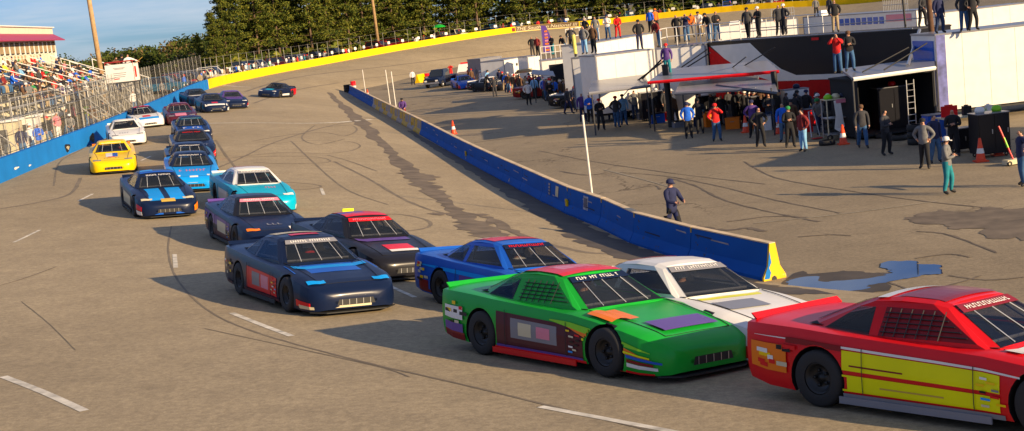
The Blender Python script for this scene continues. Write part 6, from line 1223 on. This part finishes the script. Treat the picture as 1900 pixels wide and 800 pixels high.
for row in range(4):
    rs = sorted([s for s in spots if s[2] == row], key=lambda s: s[0])
    for k, (x, q, _) in enumerate(rs):
        sc_ = random.uniform(.8, 1.15) * (lerp(.42, 1.0, max(0, min(1, (x - 372) / 110))) if x < 482 else 1.1)
        plant(q.x, q.y, sc_, random.randrange(6), random.random() * 6.28, f"pine tree in the {('front', 'second', 'third', 'back')[row]} row beyond the far turn, {ordi(k + 1)} from left", 'pines beyond the far turn')
print('pines', len(spots))
# undergrowth between the trunks and the wooded ridge at the left
rnd = random.Random(4); ug = MB()
L = YL + 4
while L > 8:
    p, t, nn = ywl(min(L, YL - .01)); p = p + t * max(0, L - YL)
    for off in (13, 18, 22, 30, 36, 40):
        q = p + nn * (off + rnd.uniform(-2, 2))
        if pxof(q)[0] < (420 if off < 30 else 460): continue
        z = Z(q.x, q.y); leaf_cluster(ug, Vector((q.x, q.y, z + (1.1 if off < 30 else 3.5))), 2.2 if off < 30 else 4.5, 34 if off < 30 else 60, .55 if off < 30 else .9, rnd, .6 if off < 30 else 1.2)
    L -= 2.6
tag(ug.build('undergrowth', LEAF), kind='stuff')
RD = [mat('ridge_leaf_dark', (.035, .055, .012), .85, var=.3, scale=.3, spec=.1), mat('ridge_leaf_green', (.075, .09, .016), .85, var=.3, scale=.3, spec=.1), mat('ridge_leaf_brown', (.15, .10, .045), .85, var=.3, scale=.3, spec=.1)]
rg = MB()
for k in range(520):
    Y = rnd.uniform(270, 430); px = rnd.uniform(60, 470); q = at_y(px, 100, Y); prog = (px - 80) / 350
    top = HC + (118 - .0 - lerp(122, 48, max(0, min(1, prog)))) * 0
    ytop = lerp(118, 62, max(0, min(1, prog)) ** 1.1) + 7 * math.sin(px * .05) + rnd.uniform(-5, 14) + (430 - Y) * .05; ptp = at_y(px, ytop, Y); z = ptp.z - .6
    c = Vector((q.x, Y, z)); mi = rnd.random()
    for _ in range(3):
        n0 = len(rg.f); leaf_cluster(rg, c + Vector((rnd.uniform(-3, 3), rnd.uniform(-3, 3), rnd.uniform(-6, 0))), rnd.uniform(1.8, 3.2), 60, .42, rnd, .8)
        if mi < .22: rg.m[n0:] = [2 if v else 1 for v in rg.m[n0:]]
        elif mi > .3: rg.m[n0:] = [0 if v == 2 else v for v in rg.m[n0:]]
tag(rg.build('wooded_ridge', RD), kind='stuff')
hm = MB(); n_ = 30
for i in range(n_ + 1):
    px = lerp(40, 560, i / n_)
    for Y, yy in ((262, 150), (290, None), (360, None), (440, None), (520, 170)):
        if yy is None: ytop = lerp(126, 74, max(0, min(1, (px - 80) / 350))) + 14 - (Y - 290) * .04; p = at_y(px, ytop, Y); z = p.z
        else: p = at_y(px, 120, Y); z = 0
        hm.v.append((p.x, Y, z))
for i in range(n_):
    for k in range(4): a = i * 5 + k; hm.f.append((a, a + 1, a + 6, a + 5)); hm.m.append(0)
tag(hm.build('wooded_hill', mat('hill_soil', (.05, .05, .02), .9, var=.4, scale=.1), smooth=True, recalc=True), kind='structure')

print('persons', sum(o.get('category') == 'person' for o in bpy.data.objects))
# ============================================================ LIGHT
SD = Vector((.78, -.62, 0)).normalized(); EL = R(17)
w = bpy.data.worlds.new('World'); sc.world = w; w.use_nodes = True; N = w.node_tree.nodes; L = w.node_tree.links
sky = N.new('ShaderNodeTexSky'); sky.sky_type = 'NISHITA'; sky.sun_disc = False; sky.sun_elevation = EL; sky.sun_rotation = math.atan2(SD.x, SD.y); sky.air_density = 1.0; sky.dust_density = .15; sky.ozone_density = 4.
tc = N.new('ShaderNodeTexCoord'); mp = N.new('ShaderNodeMapping'); mp.inputs['Scale'].default_value = (1.2, 1.2, 9.); mp.inputs['Rotation'].default_value = (R(4), R(-6), 0); L.new(tc.outputs['Generated'], mp.inputs['Vector'])
no = N.new('ShaderNodeTexNoise'); no.inputs['Scale'].default_value = 3.2; no.inputs['Detail'].default_value = 7; no.inputs['Roughness'].default_value = .6; no.inputs['Distortion'].default_value = .5; L.new(mp.outputs[0], no.inputs['Vector'])
cr = N.new('ShaderNodeValToRGB'); cr.color_ramp.elements[0].position = .40; cr.color_ramp.elements[1].position = .62; cr.color_ramp.elements[1].color = (.65, .65, .65, 1); L.new(no.outputs['Fac'], cr.inputs['Fac'])
mx = N.new('ShaderNodeMix'); mx.data_type = 'RGBA'; L.new(cr.outputs['Color'], mx.inputs[0]); tn = N.new('ShaderNodeMix'); tn.data_type = 'RGBA'; tn.blend_type = 'MULTIPLY'; tn.inputs[0].default_value = 1; tn.inputs[7].default_value = (.55, .86, 1.5, 1); L.new(sky.outputs[0], tn.inputs[6]); L.new(tn.outputs[2], mx.inputs[6]); mx.inputs[7].default_value = (8.2, 8.8, 9.8, 1)
L.new(mx.outputs[2], N['Background'].inputs['Color']); N['Background'].inputs['Strength'].default_value = .05
sl = bpy.data.lights.new('sun', 'SUN'); sl.energy = 5.0; sl.angle = R(.53); sl.color = (1, .75, .45)
so = bpy.data.objects.new('sun', sl); COL.objects.link(so)
dv = Vector((SD.x * math.cos(EL), SD.y * math.cos(EL), math.sin(EL))); so.rotation_euler = dv.to_track_quat('Z', 'Y').to_euler(); so.location = (60, -60, 60)
sc.view_settings.view_transform = 'Standard'; sc.view_settings.look = 'None'; sc.view_settings.gamma = 1; sc.view_settings.exposure = .72
sc.view_settings.use_curve_mapping = False
